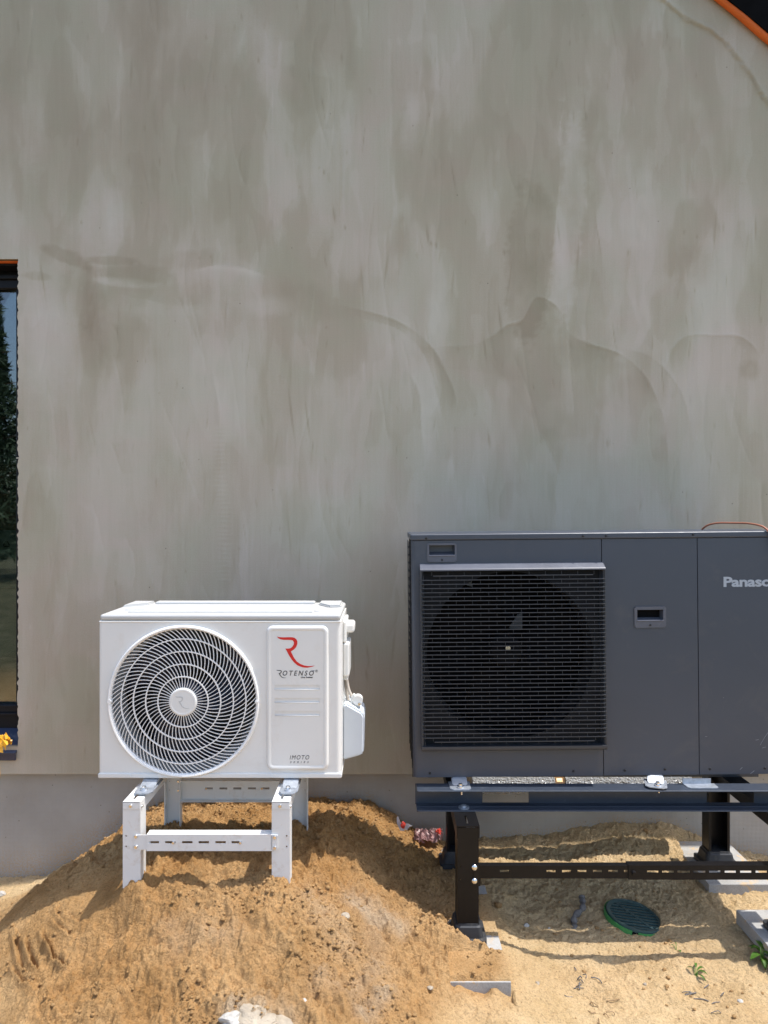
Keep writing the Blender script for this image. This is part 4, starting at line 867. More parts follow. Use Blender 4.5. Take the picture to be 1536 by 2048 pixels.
# ------------------------------------------------------------------ dark heat pump
DY = 2.49
hp = empty('heat_pump', (.45, DY, .609), 'dark grey wide heat pump with a square slatted grille', 'heat pump', rot=(0, R(-.55), 0))
def fx(px): return PX(px, DY)
def fz(py): return PZ(py, DY)
hx0, hx1, hz0, hz1 = fx(826.5), 1.472, .609, 1.4735
s1, s2 = fx(1207.5), fx(1399); zl = fz(1079)
bm = NB(); box(bm, hx0 + .012, hx1 - .004, 2.80, 2.81, hz0 + .004, zl); box(bm, hx1 - .008, hx1, 2.505, 2.80, hz0 + .004, zl); box(bm, hx0 + .004, hx1 - .004, 2.505, 2.80, hz0, hz0 + .010); build('casing', bm, M['anth_dark'], hp)
bm = NB(); box(bm, hx0 + .004, hx0 + .012, 2.52, 2.80, hz0 + .012, zl - .002); box(bm, s1 - .01, s1, 2.52, 2.80, hz0 + .012, zl - .002); box(bm, hx0 + .012, s1 - .01, 2.76, 2.79, hz0 + .012, zl - .002); box(bm, s1 + .002, hx1 - .01, 2.515, 2.53, hz0 + .012, zl - .002); build('coil', bm, M['void'], hp)
bm = NB()
for k in range(26):   # edge of the coil guard seen on the left side
    zz = hz0 + .03 + k * .031; box(bm, hx0 - .001, hx0 + .003, 2.53, 2.80, zz, zz + .003)
for yy in (2.53, 2.62, 2.71, 2.797): box(bm, hx0 - .003, hx0 - .001, yy, yy + .003, hz0 + .02, zl - .01)
build('side_guard', bm, M['black'], hp)
GXc, GZc, GR = fx(1022), fz(1310), .300
bm = NB(); holeplate(bm, fx(848), fx(1205), fz(1489), fz(1139), GXc, GZc, GR - .004, DY - .002, DY + .013); build('grille_backing', bm, M['backing'], hp)
bm = NB(); zsplit = fz(1126) 
holeplate(bm, hx0 + .016, s1 - .0015, hz0, zsplit, GXc, GZc, GR, DY, DY + .012)
H1 = [(fx(858.7), fx(917.5), fz(1122.5), fz(1085))]; I1 = (fx(862.5), fx(914), fz(1110), fz(1089))
plate(bm, hx0 + .016, s1 - .0015, zsplit, zl - .0015, [I1], DY, DY + .012)
pts = [(hx0 + .016, DY)] + [(hx0 + .016 - .016 * math.sin(R(15 * k)), DY + .016 * (1 - math.cos(R(15 * k)))) for k in range(1, 7)] + [(hx0 + .001, DY + .04), (hx0 + .016, DY + .04)]
prism(bm, pts, hz0, zl - .0015, 'z'); fanp = build('fan_panel', bm, M['anthracite'], hp)
I2 = (fx(1277), fx(1329), fz(1244), fz(1222)); bm = NB(); plate(bm, s1 + .0015, s2 - .0012, hz0, zl - .0015, [I2], DY + .001, DY + .012); midp = build('service_door', bm, M['anthracite'], hp)
bm = NB(); box(bm, s2 + .0012, hx1, DY + .0005, DY + .012, hz0, zl - .0015, .001); rp = build('side_panel', bm, M['anthracite'], hp)
bm = NB(); box(bm, hx0 - .002, hx1 + .002, DY - .004, 2.815, zl, hz1, .004, 3); build('lid', bm, M['anthracite'], hp)
def handle(I, O, parent, sy):
    bm = NB(); rp_ = (O[0], O[1], O[2], O[3])
    # rim plate with a hole
    plate(bm, rp_[0] + .004, rp_[1] - .004, rp_[2], rp_[3], [I], DY - .003, DY + .0005); plate(bm, rp_[0], rp_[0] + .004, rp_[2] + .004, rp_[3] - .004, [], DY - .003, DY + .0005); plate(bm, rp_[1] - .004, rp_[1], rp_[2] + .004, rp_[3] - .004, [], DY - .003, DY + .0005)
    a, b2, c, d = I; t = bmesh.new(); dp = DY + .035
    f = [t.verts.new(v) for v in ((a, DY, c), (b2, DY, c), (b2, DY, d), (a, DY, d))]; g = [t.verts.new(v) for v in ((a + .004, dp, c + .012), (b2 - .004, dp, c + .012), (b2 - .004, dp, d), (a + .004, dp, d))]
    for k in range(4): t.faces.new((f[k], f[(k + 1) % 4], g[(k + 1) % 4], g[k]))
    t.faces.new(g); merge(bm, t)
    tube(bm, [(a, DY - .003, c + .0005), (b2, DY - .003, c + .0005)], .0022, 8)
    h_ = build('handle', bm, M['anth_hood'], parent); bm = NB(); xm = (a + b2) / 2; cyl(bm, (xm, DY - .003, sy), (xm, DY - .0055, sy), .0038, .0030, 14); build('screw', bm, M['black'], h_)
handle(I1, H1[0], fanp, fz(1118.5)); handle(I2, (fx(1271.4), fx(1334.7), fz(1257.7), fz(1215.8)), midp, fz(1252.5))
each('screw', M['black'], hp, [lambda b_, a=a, b2=b2, y_=(DY - .004 if b2 < 1200 else DY + .0005): cyl(b_, (fx(a), y_, fz(b2)), (fx(a), y_ - .0034, fz(b2)), .0045, .0035, 14) for a, b2 in ((857, 1075), (1170, 1073.5), (1216, 1073.5), (1390, 1072.5), (860, 1545), (1147, 1543.5), (1250, 1543), (1330, 1541.5), (1420, 1541.5), (1530, 1541.5))])
bm = text_bm('Panasonic', fx(1450.7), fz(1178.2), (1586 - 1450.7) * DY / F, 20.4 * DY / F, DY - .0006, DY + .0006, .032, 0, .96); build('brand_lettering', bm, M['silver_print'], rp)
# scuffs on the right panel
MS = paint('scratch_primer', (.22, .23, .25), .6)
for q in (((1521, 1495), (1531, 1478), (1537, 1470)), ((1512, 1485), (1518, 1484)), ((1525, 1501), (1532, 1499)), ((1411, 1477), (1415, 1477)), ((1448, 1400), (1449, 1399)), ((1480, 1544), (1485, 1539)), ((1501, 1552), (1509, 1546))):
    bm = NB(); ribbon(bm, [(fx(a), fz(b2)) for a, b2 in q], .0009, DY - .0002, DY + .0008); build('scratch', bm, MS, rp)
# grille
gx0, gx1, gz0, gz1 = fx(843.5), fx(1209.5), fz(1496), fz(1126)
bm = NB()
prism(bm, [(DY, gz1), (DY - .030, gz1 - .016), (DY - .034, gz1 - .019), (DY - .034, gz1 - .0235), (DY, gz1 - .0235)], gx0, gx1, 'x')
hood = build('grille_hood', bm, M['anth_hood'], hp)
bm = NB()
prism(bm, [(DY, gz0), (DY - .026, gz0), (DY - .032, gz0 + .004), (DY - .034, gz0 + .010), (DY - .034, gz0 + .017), (DY, gz0 + .017)], gx0, gx1, 'x')
for a, b2 in ((gx0, gx0 + .0028), (gx1 - .0028, gx1)): box(bm, a, b2, DY - .030, DY, gz0 + .017, gz1 - .0235)
for a, s in ((gx0 + .0028, 1), (gx1 - .0028, -1)): prism(bm, [(a, DY), (a, DY - .026), (a + s * .004, DY - .026), (a + s * .012, DY)], gz0 + .017, gz1 - .0235, 'z')
zt, zb2 = gz1 - .0265, gz0 + .020; NH = 41; pit = (zt - zb2) / (NH + 1)
t = bmesh.new()
def bar(x0_, x1_, ya, yb, za_, zb_):
    v = [t.verts.new(c) for c in ((x0_, ya, za_), (x1_, ya, za_), (x1_, yb, za_), (x0_, yb, za_), (x0_, ya, zb_), (x1_, ya, zb_), (x1_, yb, zb_), (x0_, yb, zb_))]
    for f in ((0, 1, 5, 4), (1, 2, 6, 5), (2, 3, 7, 6), (3, 0, 4, 7), (4, 5, 6, 7), (3, 2, 1, 0)): t.faces.new([v[k] for k in f])
for k in range(1, NH + 1):
    z_ = zb2 + k * pit; ends = k in (1, NH)
    if ends: bar(gx0 + .045, gx1 - .045, DY - .036, DY - .031, z_ - .0013, z_ + .0013)
    else:
        bar(gx0 + .012, gx1 - .012, DY - .036, DY - .031, z_ - .0013, z_ + .0013)
        for sgn, xe in ((1, gx0), (-1, gx1)):
            v = [t.verts.new(c) for c in ((xe + sgn * .012, DY - .036, z_ - .0013), (xe + sgn * .012, DY - .031, z_ - .0013), (xe + sgn * .0005, DY - .024, z_ - .0013), (xe - sgn * .001, DY - .029, z_ - .0013),
                 (xe + sgn * .012, DY - .036, z_ + .0013), (xe + sgn * .012, DY - .031, z_ + .0013), (xe + sgn * .0005, DY - .024, z_ + .0013), (xe - sgn * .001, DY - .029, z_ + .0013))]
            for f in ((0, 1, 2, 3), (4, 5, 6, 7), (0, 3, 7, 4), (1, 2, 6, 5), (0, 1, 5, 4)): t.faces.new([v[i] for i in f])
nv = 22
for r_ in range(NH + 1):
    za_ = zb2 + r_ * pit; zb_ = za_ + pit; off = 0 if r_ % 2 else .5
    for k in range(nv + 1):
        xx = gx0 + .012 + (gx1 - gx0 - .024) * (k + off * 1.0) / nv
        if k % 2 == (0 if r_ % 2 else 1) or xx > gx1 - .014: continue
        xx = gx0 + .012 + (gx1 - gx0 - .024) * k / nv
        bar(xx - .0005, xx + .0005, DY - .032, DY - .030, za_ + .001, zb_ - .001)
merge(bm, t); build('grille', bm, M['anth_dark'], hp)
bm = NB(); lathe(bm, [(GR, DY + .0125), (GR - .006, DY + .05), (GR - .006, DY + .11)], GXc, GZc, 96); build('fan_ring', bm, M['black'], hp, True)
fan(GXc, GZc, DY + .09, .285, 3, M['void'], hp, .06, 'fan', .06)
bm = NB(); cyl(bm, (GXc, DY + .07, fz(1300)), (GXc, DY + .035, fz(1300)), .011, .009, 18); build('shaft_nut', bm, M['chrome'], hp)
bm = NB(); xm = fx(952); box(bm, xm - .010, xm + .010, DY + .14, DY + .15, fz(1275), fz(1155)); box(bm, xm - .006, xm + .006, DY + .132, DY + .139, fz(1275), fz(1243)); build('motor_bracket', bm, paint('grey_bracket_steel', (.16, .155, .145), .6), hp)
bm = NB(); prism(bm, [(fx(1034), fz(1268)), (fx(1052), fz(1240)), (fx(1062), fz(1237)), (fx(1062), fz(1270)), (fx(1040), fz(1271))], DY + .13, DY + .135, 'y'); build('blade_highlight', bm, paint('blue_grey_highlight', (.02, .03, .042), .5), hp)  # highlight on a fan blade, added as a small paler shape
# feet of the unit on the rail
for pc, tilt in ((921, 0), (1316, -18)):
    xc = PX(pc, 2.44); bm = NB(); mt = Matrix.Translation((xc, 2.46, .60)) @ Matrix.Rotation(R(tilt), 4, 'Z') @ Matrix.Translation((-xc, -2.46, -.60))
    t = bmesh.new(); bb = NB(); prism(bb, [(xc - .038, 2.50), (xc - .036, 2.435), (xc - .024, 2.424), (xc + .024, 2.424), (xc + .036, 2.435), (xc + .038, 2.50)], .5868, .5905, 'z', .001)
    prism(bb, [(2.455, .5905), (2.485, .609), (2.505, .609), (2.505, .5905)], xc - .027, xc + .027, 'x', .003); bmesh.ops.transform(bb, matrix=mt, verts=bb.verts); t.free(); merge(bm, bb); f_ = build('mounting_foot', bm, M['galv'], hp)
    bm = NB(); cyl(bm, (xc + .004, 2.442, .582), (xc + .004, 2.442, .566), .0035, .0035, 10); build('bolt_tip', bm, M['chrome'], f_)
    bm = NB(); cyl(bm, (xc, 2.442, .5905), (xc, 2.442, .597), .012, .012, 20); cyl(bm, (xc, 2.442, .597), (xc, 2.442, .604), .008, .008, 6); build('bolt', bm, M['chrome'], f_)

# ------------------------------------------------------------------ dark stand
ds = empty('heat_pump_stand', (.8, 2.55, .13), 'black and blue grey steel stand under the dark grey unit', 'stand')
RX0, RX1 = PX(832, 2.42), 1.465
def rail(y0, y1, sgn):
    bm = NB(); holes = [(PX(965, 2.48), PX(1058, 2.48), .5185, .5615), (PX(1414, 2.48), PX(1509, 2.48), .5185, .566)]
    yw = y1 if sgn > 0 else y0
    plate(bm, RX0, RX1, .514, .586, holes if sgn > 0 else [], yw - .002, yw + .002)
    a, b2 = (y0, y1 - .002) if sgn > 0 else (y0 + .002, y1)
    plate(bm, RX0 + .004, RX1, a, b2, [], .5825, .586, 'xy'); plate(bm, RX0 + .003, RX1, a, b2, [], .514, .5175, 'xy')
    lip = a if sgn > 0 else b2; tube(bm, [(RX0 + .008, lip, .5843), (RX1, lip, .5843)], .0022, 8); tube(bm, [(RX0 + .008, lip, .5160), (RX1, lip, .5160)], .0022, 8)
    tube(bm, [(RX0 + .003, a + .030, .5180), (RX1, a + .030, .5180)], .0012, 6)
    return build('front_rail' if sgn > 0 else 'rear_rail', bm, M['rail_blue'], ds)
rl = rail(2.42, 2.484, 1); rail(2.74, 2.80, -1)
bm = NB(); bx = PX(928, 2.44); cyl(bm, (bx, 2.445, .5178), (bx, 2.445, .5205), .0195, .0195, 24); cyl(bm, (bx, 2.445, .5205), (bx, 2.445, .527), .0095, .009, 6); build('bolt', bm, M['galv'], rl)
bm = NB(); xa, xb = PX(1372, 2.45), PX(1436, 2.45); prism(bm, [(xa, 2.48), (xa + .004, 2.445), (xa + .014, 2.437), (xb - .01, 2.437), (xb, 2.446), (xb, 2.48)], .5866, .5890, 'z', .0008); plate(bm, xa, xb - .012, .589, .607, [], 2.478, 2.4805); f_ = build('angle_bracket', bm, M['galv'], rl)
for nm, xa, xb in (('a', PX(915, 2.31), PX(957.5, 2.31)), ('b', 1.325, 1.396)):
    bm = NB(); hl = [(xa + .008, xa + .0115, z_ - .002, z_ + .002) for z_ in (PZ(1733, 2.31), PZ(1760, 2.31))]
    plate(bm, xa, xb, .18, .508, hl if nm == 'a' else [], 2.31, 2.313); box(bm, xa, xa + .003, 2.313, 2.385, .18, .508); box(bm, xb - .003, xb, 2.313, 2.385, .18, .508)
    lg = build('leg', bm, M['black_steel'], ds)
    def foot(y0, y1):
        bm = NB(); xc = (xa + xb) / 2; yc = (y0 + y1) / 2; t = bmesh.new(); rings = []
        for s, zf in ((.5, .192), (.52, .186), (.58, .182), (.66, .150), (.80, .148), (.80, .132)):
            rings.append([t.verts.new((p[0], p[1], zf)) for p in rrect(xc - (xb - xa) * s - .004, xc + (xb - xa) * s + .004, yc - (y1 - y0) * s - .004, yc + (y1 - y0) * s + .004, .014, 4)])
        for a, b2 in zip(rings, rings[1:]):
            for i in range(len(a)): t.faces.new((a[i], a[(i + 1) % len(a)], b2[(i + 1) % len(a)], b2[i]))
        t.faces.new(rings[0]); t.faces.new(rings[-1][::-1]); merge(bm, t); return build('rubber_foot', bm, M['rubber'], lg), xc
    foot(2.312, 2.385)
    bm = NB(); xm = (xa + xb) / 2; plate(bm, xa - .0005, xb + .0005, 2.3095, 2.88, [(xm - .004, xm + .004, 2.33, 2.39)], .5105, .5135, 'xy'); box(bm, xa - .003, xa - .0005, 2.3095, 2.88, .472, .5135); box(bm, xb + .0005, xb + .003, 2.3095, 2.88, .472, .5135); build('arm', bm, M['black_steel'], ds)
    # rear leg: channel open towards the camera
    xa, xb = (PX(893, 2.82), PX(893, 2.82) + .078) if nm == 'a' else (PX(1413, 2.82), PX(1455, 2.82))
    bm = NB(); plate(bm, xa, xb, .18, .509, [((xa + xb) / 2 + .006, (xa + xb) / 2 + .012, .492, .498)], 2.857, 2.860); box(bm, xa, xa + .003, 2.80, 2.857, .18, .509); box(bm, xb - .003, xb, 2.80, 2.857, .18, .509); box(bm, xa + .003, xa + .010, 2.80, 2.803, .18, .509); box(bm, xb - .010, xb - .003, 2.80, 2.803, .18, .509)
    lg = build('leg', bm, M['black_steel'], ds); f_, xc = foot(2.80, 2.86)
    bm = NB(); cyl(bm, (xc - .002, 2.758, .1325), (xc - .002, 2.758, .155), .004, .004, 10); cyl(bm, (xc - .002, 2.758, .155), (xc - .002, 2.758, .163), .010, .009, 6); build('bolt', bm, M['chrome'], lg)
def sl2(l_, D): return [(PX(a, D), PX(b, D), .3475, .3555) for a, b in l_]
bm = NB(); zc0, zc1 = PZ(1757, 2.335), PZ(1731.5, 2.335)
A1 = sl2([(1000, 1018), (1093, 1111), (1124, 1142), (1155, 1173), (1186, 1204), (1217, 1236), (1248, 1255)], 2.335); plate(bm, PX(957, 2.335), PX(1262, 2.335), zc0, zc1, A1, 2.335, 2.3375); box(bm, PX(957, 2.335), PX(1262, 2.335), 2.3375, 2.357, zc1 - .0025, zc1); box(bm, PX(957, 2.335), PX(1262, 2.335), 2.3375, 2.357, zc0, zc0 + .0025)
A2 = sl2([(1294, 1317), (1324, 1348), (1355, 1380), (1387, 1411), (1418, 1441), (1449, 1472), (1480, 1503), (1511, 1534)], 2.332); plate(bm, PX(1257, 2.332), 1.325, zc0 - .002, zc1 + .003, A2, 2.331, 2.334); box(bm, PX(1257, 2.332), 1.325, 2.334, 2.360, zc1 + .0002, zc1 + .003); box(bm, PX(1257, 2.332), 1.325, 2.334, 2.360, zc0 - .002, zc0 + .0005)
cbar = build('front_crossbar', bm, M['black_steel'], ds)
bm = NB(); cyl(bm, (PX(1267, 2.331), 2.331, (zc0 + zc1) / 2), (PX(1267, 2.331), 2.322, (zc0 + zc1) / 2), .008, .006, 14); build('bolt', bm, M['black_steel'], cbar)
bm = NB(); rplate(bm, PX(947, 2.31), PX(961, 2.31), PZ(1771, 2.31), PZ(1728, 2.31), .004, 2.306, 2.3098); build('crossbar_tab', bm, M['black_steel'], ds)
for b2 in (1735, 1762):
    bm = NB(); t = bmesh.new(); bmesh.ops.create_uvsphere(t, u_segments=20, v_segments=12, radius=1)
    for v in t.verts: v.co = Vector((PX(949, 2.306) + v.co.x * .0098, 2.306 + v.co.y * .006, PZ(b2, 2.306) + v.co.z * .0098))
    merge(bm, t)
    build('dome_bolt', bm, M['chrome'], ds, True)

# ------------------------------------------------------------------ pads
def pad(x0, x1, y0, y1, label, tz=0.13):
    bm = NB(); box(bm, x0, x1, y0, y1, tz - .048, tz, .002, 2)
    for v in bm.verts: v.co.z += (vn(np.array(v.co.x * 20), np.array(v.co.y * 20), 4) - .5) * .001
    return build_top('paving_slab', bm, 'concrete', ((x0 + x1) / 2, (y0 + y1) / 2, tz - .048), label, 'paving slab', 'concrete slabs under the dark unit stand')
pad(.134, .384, 2.1145, 2.665, 'half buried grey concrete slab under the front left black foot')
pad(1.240, 1.480, 2.670, 3.020, 'grey concrete slab under the rear black foot near the wall')
pad(1.257, 1.51, 2.05, 2.50, 'pale concrete slab at the right picture edge below the drain level')

# ------------------------------------------------------------------ drain
dr = empty('drain', (.909, 2.555, .052), 'round dark green drain grate with a bright green rim in the sand', 'drain', rot=(R(2), R(8), 0))
ORG[dr.name] = Vector((0, 0, 0)); RD = .100
bm = NB(); t = bmesh.new()
def zl_(bm, prof, n=64):
    t = bmesh.new(); rings = [[t.verts.new((r * math.cos(2 * math.pi * k / n), r * math.sin(2 * math.pi * k / n), z)) for k in range(n)] for r, z in prof]
    for a, b2 in zip(rings, rings[1:]):
        for k in range(n): t.faces.new((a[k], a[(k + 1) % n], b2[(k + 1) % n], b2[k]))
    merge(bm, t)
t.free(); zl_(bm, [(RD - .016, .022), (RD - .016, .027), (RD - .004, .030), (RD - .001, .029), (RD - .001, .020), (RD - .016, .022)])
box(bm, -.005, .005, -RD + .016, RD - .016, .0215, .0268, mat=Matrix.Rotation(R(32), 4, 'Z'))
for k in range(-4, 5):
    y = k * .0182; hw = math.sqrt(max(0, (RD - .015) ** 2 - y * y)); 
    box(bm, -hw, hw, y - .0036, y + .0036, .0205, .0260)
build('grate', bm, M['grate'], dr)
bm = NB(); n_ = 64
for k in range(n_):
    if k in (44, 45, 52): continue
    a0, a1 = 2 * math.pi * k / n_, 2 * math.pi * (k + 1) / n_; t = bmesh.new()
    for r_, z0_, z1_ in ((RD + .002, -.01, .024),):
        v = [t.verts.new(c) for c in ((r_ * math.cos(a0), r_ * math.sin(a0), z0_), (r_ * math.cos(a1), r_ * math.sin(a1), z0_), (r_ * math.cos(a1), r_ * math.sin(a1), z1_), (r_ * math.cos(a0), r_ * math.sin(a0), z1_),
             ((r_ + .003) * math.cos(a0), (r_ + .003) * math.sin(a0), z0_), ((r_ + .003) * math.cos(a1), (r_ + .003) * math.sin(a1), z0_), ((r_ + .003) * math.cos(a1), (r_ + .003) * math.sin(a1), z1_), ((r_ + .003) * math.cos(a0), (r_ + .003) * math.sin(a0), z1_))]
        for f in ((0, 1, 2, 3), (4, 7, 6, 5), (3, 2, 6, 7), (0, 4, 5, 1), (0, 3, 7, 4), (1, 5, 6, 2)): t.faces.new([v[i] for i in f])
    merge(bm, t)
build('rim', bm, M['green'], dr)
bm = NB(); zl_(bm, [(RD - .002, -.06), (RD - .002, .019)]); zl_(bm, [(.001, -.05), (RD - .002, -.05)]); build('pipe', bm, M['void'], dr)

# ------------------------------------------------------------------ foil pipe, cable
def crumple(pts, r, name, m, label, cat, n=26, amp=.18):
    sp = spline(pts, 14); bm = NB(); tube(bm, sp, r, n)
    for v in bm.verts: 
        q = v.co * 70; s = (float(vn(np.array(q.x + q.z), np.array(q.y * 1.3 - q.z), 9)) - .5) * 2 * amp * r; v.co += Vector((0, s, s * .7))
    return build_top(name, bm, m, sp[0], label, cat, None, False)
crumple([(.37, 2.93, .412), (.52, 2.925, .416), (.66, 2.93, .413), (.71, 2.93, .414)], .036, 'insulated_pipe', 'foil', 'foil wrapped pipe under the dark unit by the wall, left of the brass joint', 'pipe')
crumple([(.755, 2.93, .414), (.92, 2.93, .418), (1.08, 2.935, .412), (1.18, 2.93, .414), (1.28, 2.93, .416)], .037, 'insulated_pipe', 'foil', 'longer foil wrapped pipe under the dark unit by the wall, right of the joint', 'pipe')
bm = NB(); cyl(bm, (.68, 2.93, .414), (.78, 2.93, .414), .026, .026, 20); cyl(bm, (.705, 2.93, .414), (.718, 2.93, .414), .032, .032, 6); cyl(bm, (.745, 2.93, .414), (.757, 2.93, .414), .032, .032, 6); build_top('pipe_joint', bm, 'brass', (.73, 2.93, .414), 'brass pipe joint between the two foil wrapped pipes', 'pipe fitting')
cable = [(1.235, 2.74, 1.470), (1.243, 2.70, 1.496), (1.262, 2.65, 1.508), (1.30, 2.60, 1.509), (1.33, 2.55, 1.508), (1.352, 2.50, 1.498), (1.366, 2.478, 1.475), (1.378, 2.474, 1.44), (1.392, 2.474, 1.38), (1.41, 2.476, 1.30)]
bm = NB(); tube(bm, spline(cable, 8), .0036, 10); build_top('cable', bm, 'copper', cable[0], 'reddish brown cable looping over the top right of the dark unit', 'cable', None, True)

# ------------------------------------------------------------------ litter, stick, stones
def crumpled(name, m, c, sx, sy, sz, label, cat, seed, n=16, taper=True, parent_col=None, rot=0):
    rs = np.random.RandomState(seed); t = bmesh.new(); rows = []
    for i in range(n):
        row = []
        for j in range(n):
            u = i / (n - 1) - .5; v = j / (n - 1) - .5; e = 1 - .35 * rs.rand() if (i in (0, n - 1) or j in (0, n - 1)) else 1
            z = sz * (.9 * math.exp(-(v * 2.6) ** 2) + .7 * (rs.rand() - .5)); row.append(t.verts.new((c[0] + u * sx * e + .004 * rs.randn(), c[1] + v * sy * e * ((.35 + .75 * math.sin(math.pi * (.08 + .84 * i / (n - 1))) + .15 * math.sin(i * 2.1 + seed)) if taper else 1) + .004 * rs.randn(), c[2] + z)))
        rows.append(row)
    for i in range(n - 1):
        for j in range(n - 1): t.faces.new((rows[i][j], rows[i + 1][j], rows[i + 1][j + 1], rows[i][j + 1]))
    if rot: bmesh.ops.rotate(t, cent=Vector(c), matrix=Matrix.Rotation(rot, 3, 'Y'), verts=t.verts)
    bmesh.ops.solidify(t, geom=t.faces[:], thickness=.0006)
    bm = NB(); merge(bm, t); return build_top(name, bm, m, c, label, cat)
cx_, cy_ = PX(857, 2.95), 2.95; crumpled('plastic_film', 'pinkwrap', (cx_, cy_, gz(cx_, cy_) + .014), .120, .08, .036, 'crumpled pinkish plastic film lying on the sand behind the front black leg', 'plastic film', 5, 18)
bm = NB(); c = P(877, 1663, 2.93)
for k in range(7):
    a = k * .9; tube(bm, [c + Vector((0, 0, 0)), c + Vector((.012 * math.cos(a), .008 * math.sin(a * 2), .012 * math.sin(a)))], [.005, .003], 6)
build_top('red_scrap', bm, 'redwrap', c, 'small red scrap at the right end of the crumpled pinkish film', 'scrap')
c = P(889, 1676, 2.93); crumpled('grey_scrap', 'greywrap', (c.x, 2.93, gz(c.x, 2.93) + .006), .07, .04, .008, 'flat grey plastic scrap beside the rear black leg', 'scrap', 8, 8)
bm = NB(); b0 = P(803, 1655, 2.86)
prism(bm, [(b0.x - .020, b0.z + .042), (b0.x - .015, b0.z + .048), (b0.x - .004, b0.z + .022), (b0.x + .010, b0.z + .008), (b0.x + .012, b0.z - .012), (b0.x - .006, b0.z - .010), (b0.x - .018, b0.z + .018)], 2.855, 2.857, 'y')
prism(bm, [(b0.x + .010, b0.z + .012), (b0.x + .024, b0.z + .014), (b0.x + .044, b0.z + .006), (b0.x + .030, b0.z), (b0.x + .022, b0.z - .012), (b0.x + .012, b0.z - .008)], 2.861, 2.8625, 'y')
o = build_top('paper_scrap', bm, 'whitewrap', tuple(b0), 'torn whitish film scrap with a red bit, sticking up from the sand by the wall', 'scrap')
bm = NB(); t = bmesh.new(); bmesh.ops.create_icosphere(t, subdivisions=2, radius=.011); 
for v in t.verts: v.co = Vector((v.co.x * 1.0 + b0.x + .006, v.co.y * .6 + 2.846, v.co.z + b0.z + .016 + .004 * math.sin(v.co.x * 900)))
merge(bm, t); build('red_print', bm, M['redwrap'], o)
s0 = P(1165, 1780, 2.62); s1_ = P(1150, 1836, 2.53); g0 = gz(s0.x, s0.y); g1 = gz(s1_.x, s1_.y)
pts = [(s0.x + .003, s0.y + .02, g0 + .028), (s0.x, s0.y, g0 + .022), (s0.x - .012, s0.y - .04, g0 + .016), (s1_.x + .006, s1_.y + .03, g1 + .014), (s1_.x - .004, s1_.y - .01, g1 + .006), (s1_.x - .012, s1_.y - .03, g1 + .0)]
bm = NB(); tube(bm, spline(pts, 6), [.010 + .003 * math.sin(i * 1.3) for i in range(31)], 10); build_top('stick', bm, 'stickm', pts[0], 'short grey weathered stick lying in the shaded sand left of the drain', 'stick', None, True)
def stone(px, py, D, r, m, label, seed, name='stone', flat=.7, sub=2, dz=.2):
    rs = np.random.RandomState(seed); x = PX(px, D); y = D; z = gz(x, y); t = bmesh.new(); bmesh.ops.create_icosphere(t, subdivisions=sub, radius=1); o1, o2, o3 = rs.rand(3) * 50
    for v in t.verts:
        k = r * (.66 + .6 * float(vn(np.array(v.co.x * 1.6 + o1), np.array(v.co.y * 1.6 + v.co.z * 1.1 + o2), seed)) + .22 * float(vn(np.array(v.co.x * 5 + o2), np.array(v.co.y * 5 + v.co.z * 4 + o3), seed)) + .08 * float(vn(np.array(v.co.x * 14 + o2), np.array(v.co.y * 14 + v.co.z * 11 + o3), seed))); v.co = Vector((x + v.co.x * k * 1.15, y + v.co.y * k, z + r * dz + v.co.z * k * flat))
    bm = NB(); merge(bm, t); return build_top(name, bm, m, (x, y, z), label, 'stone')
stone(1053, 1848, 2.50, .0085, 'pebble', 'small white pebble on shaded sand right of the front black leg', 11)
stone(3, 1788, 2.90, .016, 'pebble', 'whitish stone at the left picture edge near the wall foot', 12)
stone(690, 1800, 2.15, .014, 'lump', 'small grey lump on the sunny slope right of the white stand', 13)
stone(508, 2062, 1.80, .046, 'lump', 'largest pale mortar lump half buried at the bottom of the heap', 14, flat=.42, sub=5, dz=-.12)
stone(463, 2052, 1.79, .022, 'pebble', 'white broken stone beside the large pale mortar lump', 15, sub=3)
stone(560, 2052, 1.80, .030, 'lump', 'flat mortar piece right of the large pale lump', 16, flat=.4, sub=3, dz=.1)
stone(326, 1823, 2.08, .0045, 'pebble', 'tiny white pebble on the slope below the left white leg', 17)
stone(608, 2020, 1.86, .006, 'pebble', 'tiny white stone low on the heap right of the mortar lumps', 18)
stone(1098, 1851, 2.50, .004, 'pebble', 'tiny pale pebble left of the drain', 19)
# ------------------------------------------------------------------ weeds
def leaf(bm, base, az, L, wd, droop=.4, lift=.7, n=7):
    t = bmesh.new(); L_ = []; d = Vector((math.cos(az), math.sin(az), 0)); s = Vector((-math.sin(az), math.cos(az), 0))
    for i in range(n):
        q = i / (n - 1); c = Vector(base) + d * L * q + Vector((0, 0, L * (lift * q - (lift + droop) * q * q * .8))); w_ = wd * math.sin(math.pi * min(1, q * .92 + .08)) ** .7 + .0003
        L_.append((t.verts.new(c + s * w_ + Vector((0, 0, .15 * w_))), t.verts.new(c - Vector((0, 0, .1 * w_))), t.verts.new(c - s * w_ + Vector((0, 0, .15 * w_)))))
    for a, b2 in zip(L_, L_[1:]): t.faces.new((a[0], a[1], b2[1], b2[0])); t.faces.new((a[1], a[2], b2[2], b2[1]))
    bmesh.ops.solidify(t, geom=t.faces[:], thickness=.0004); merge(bm, t)
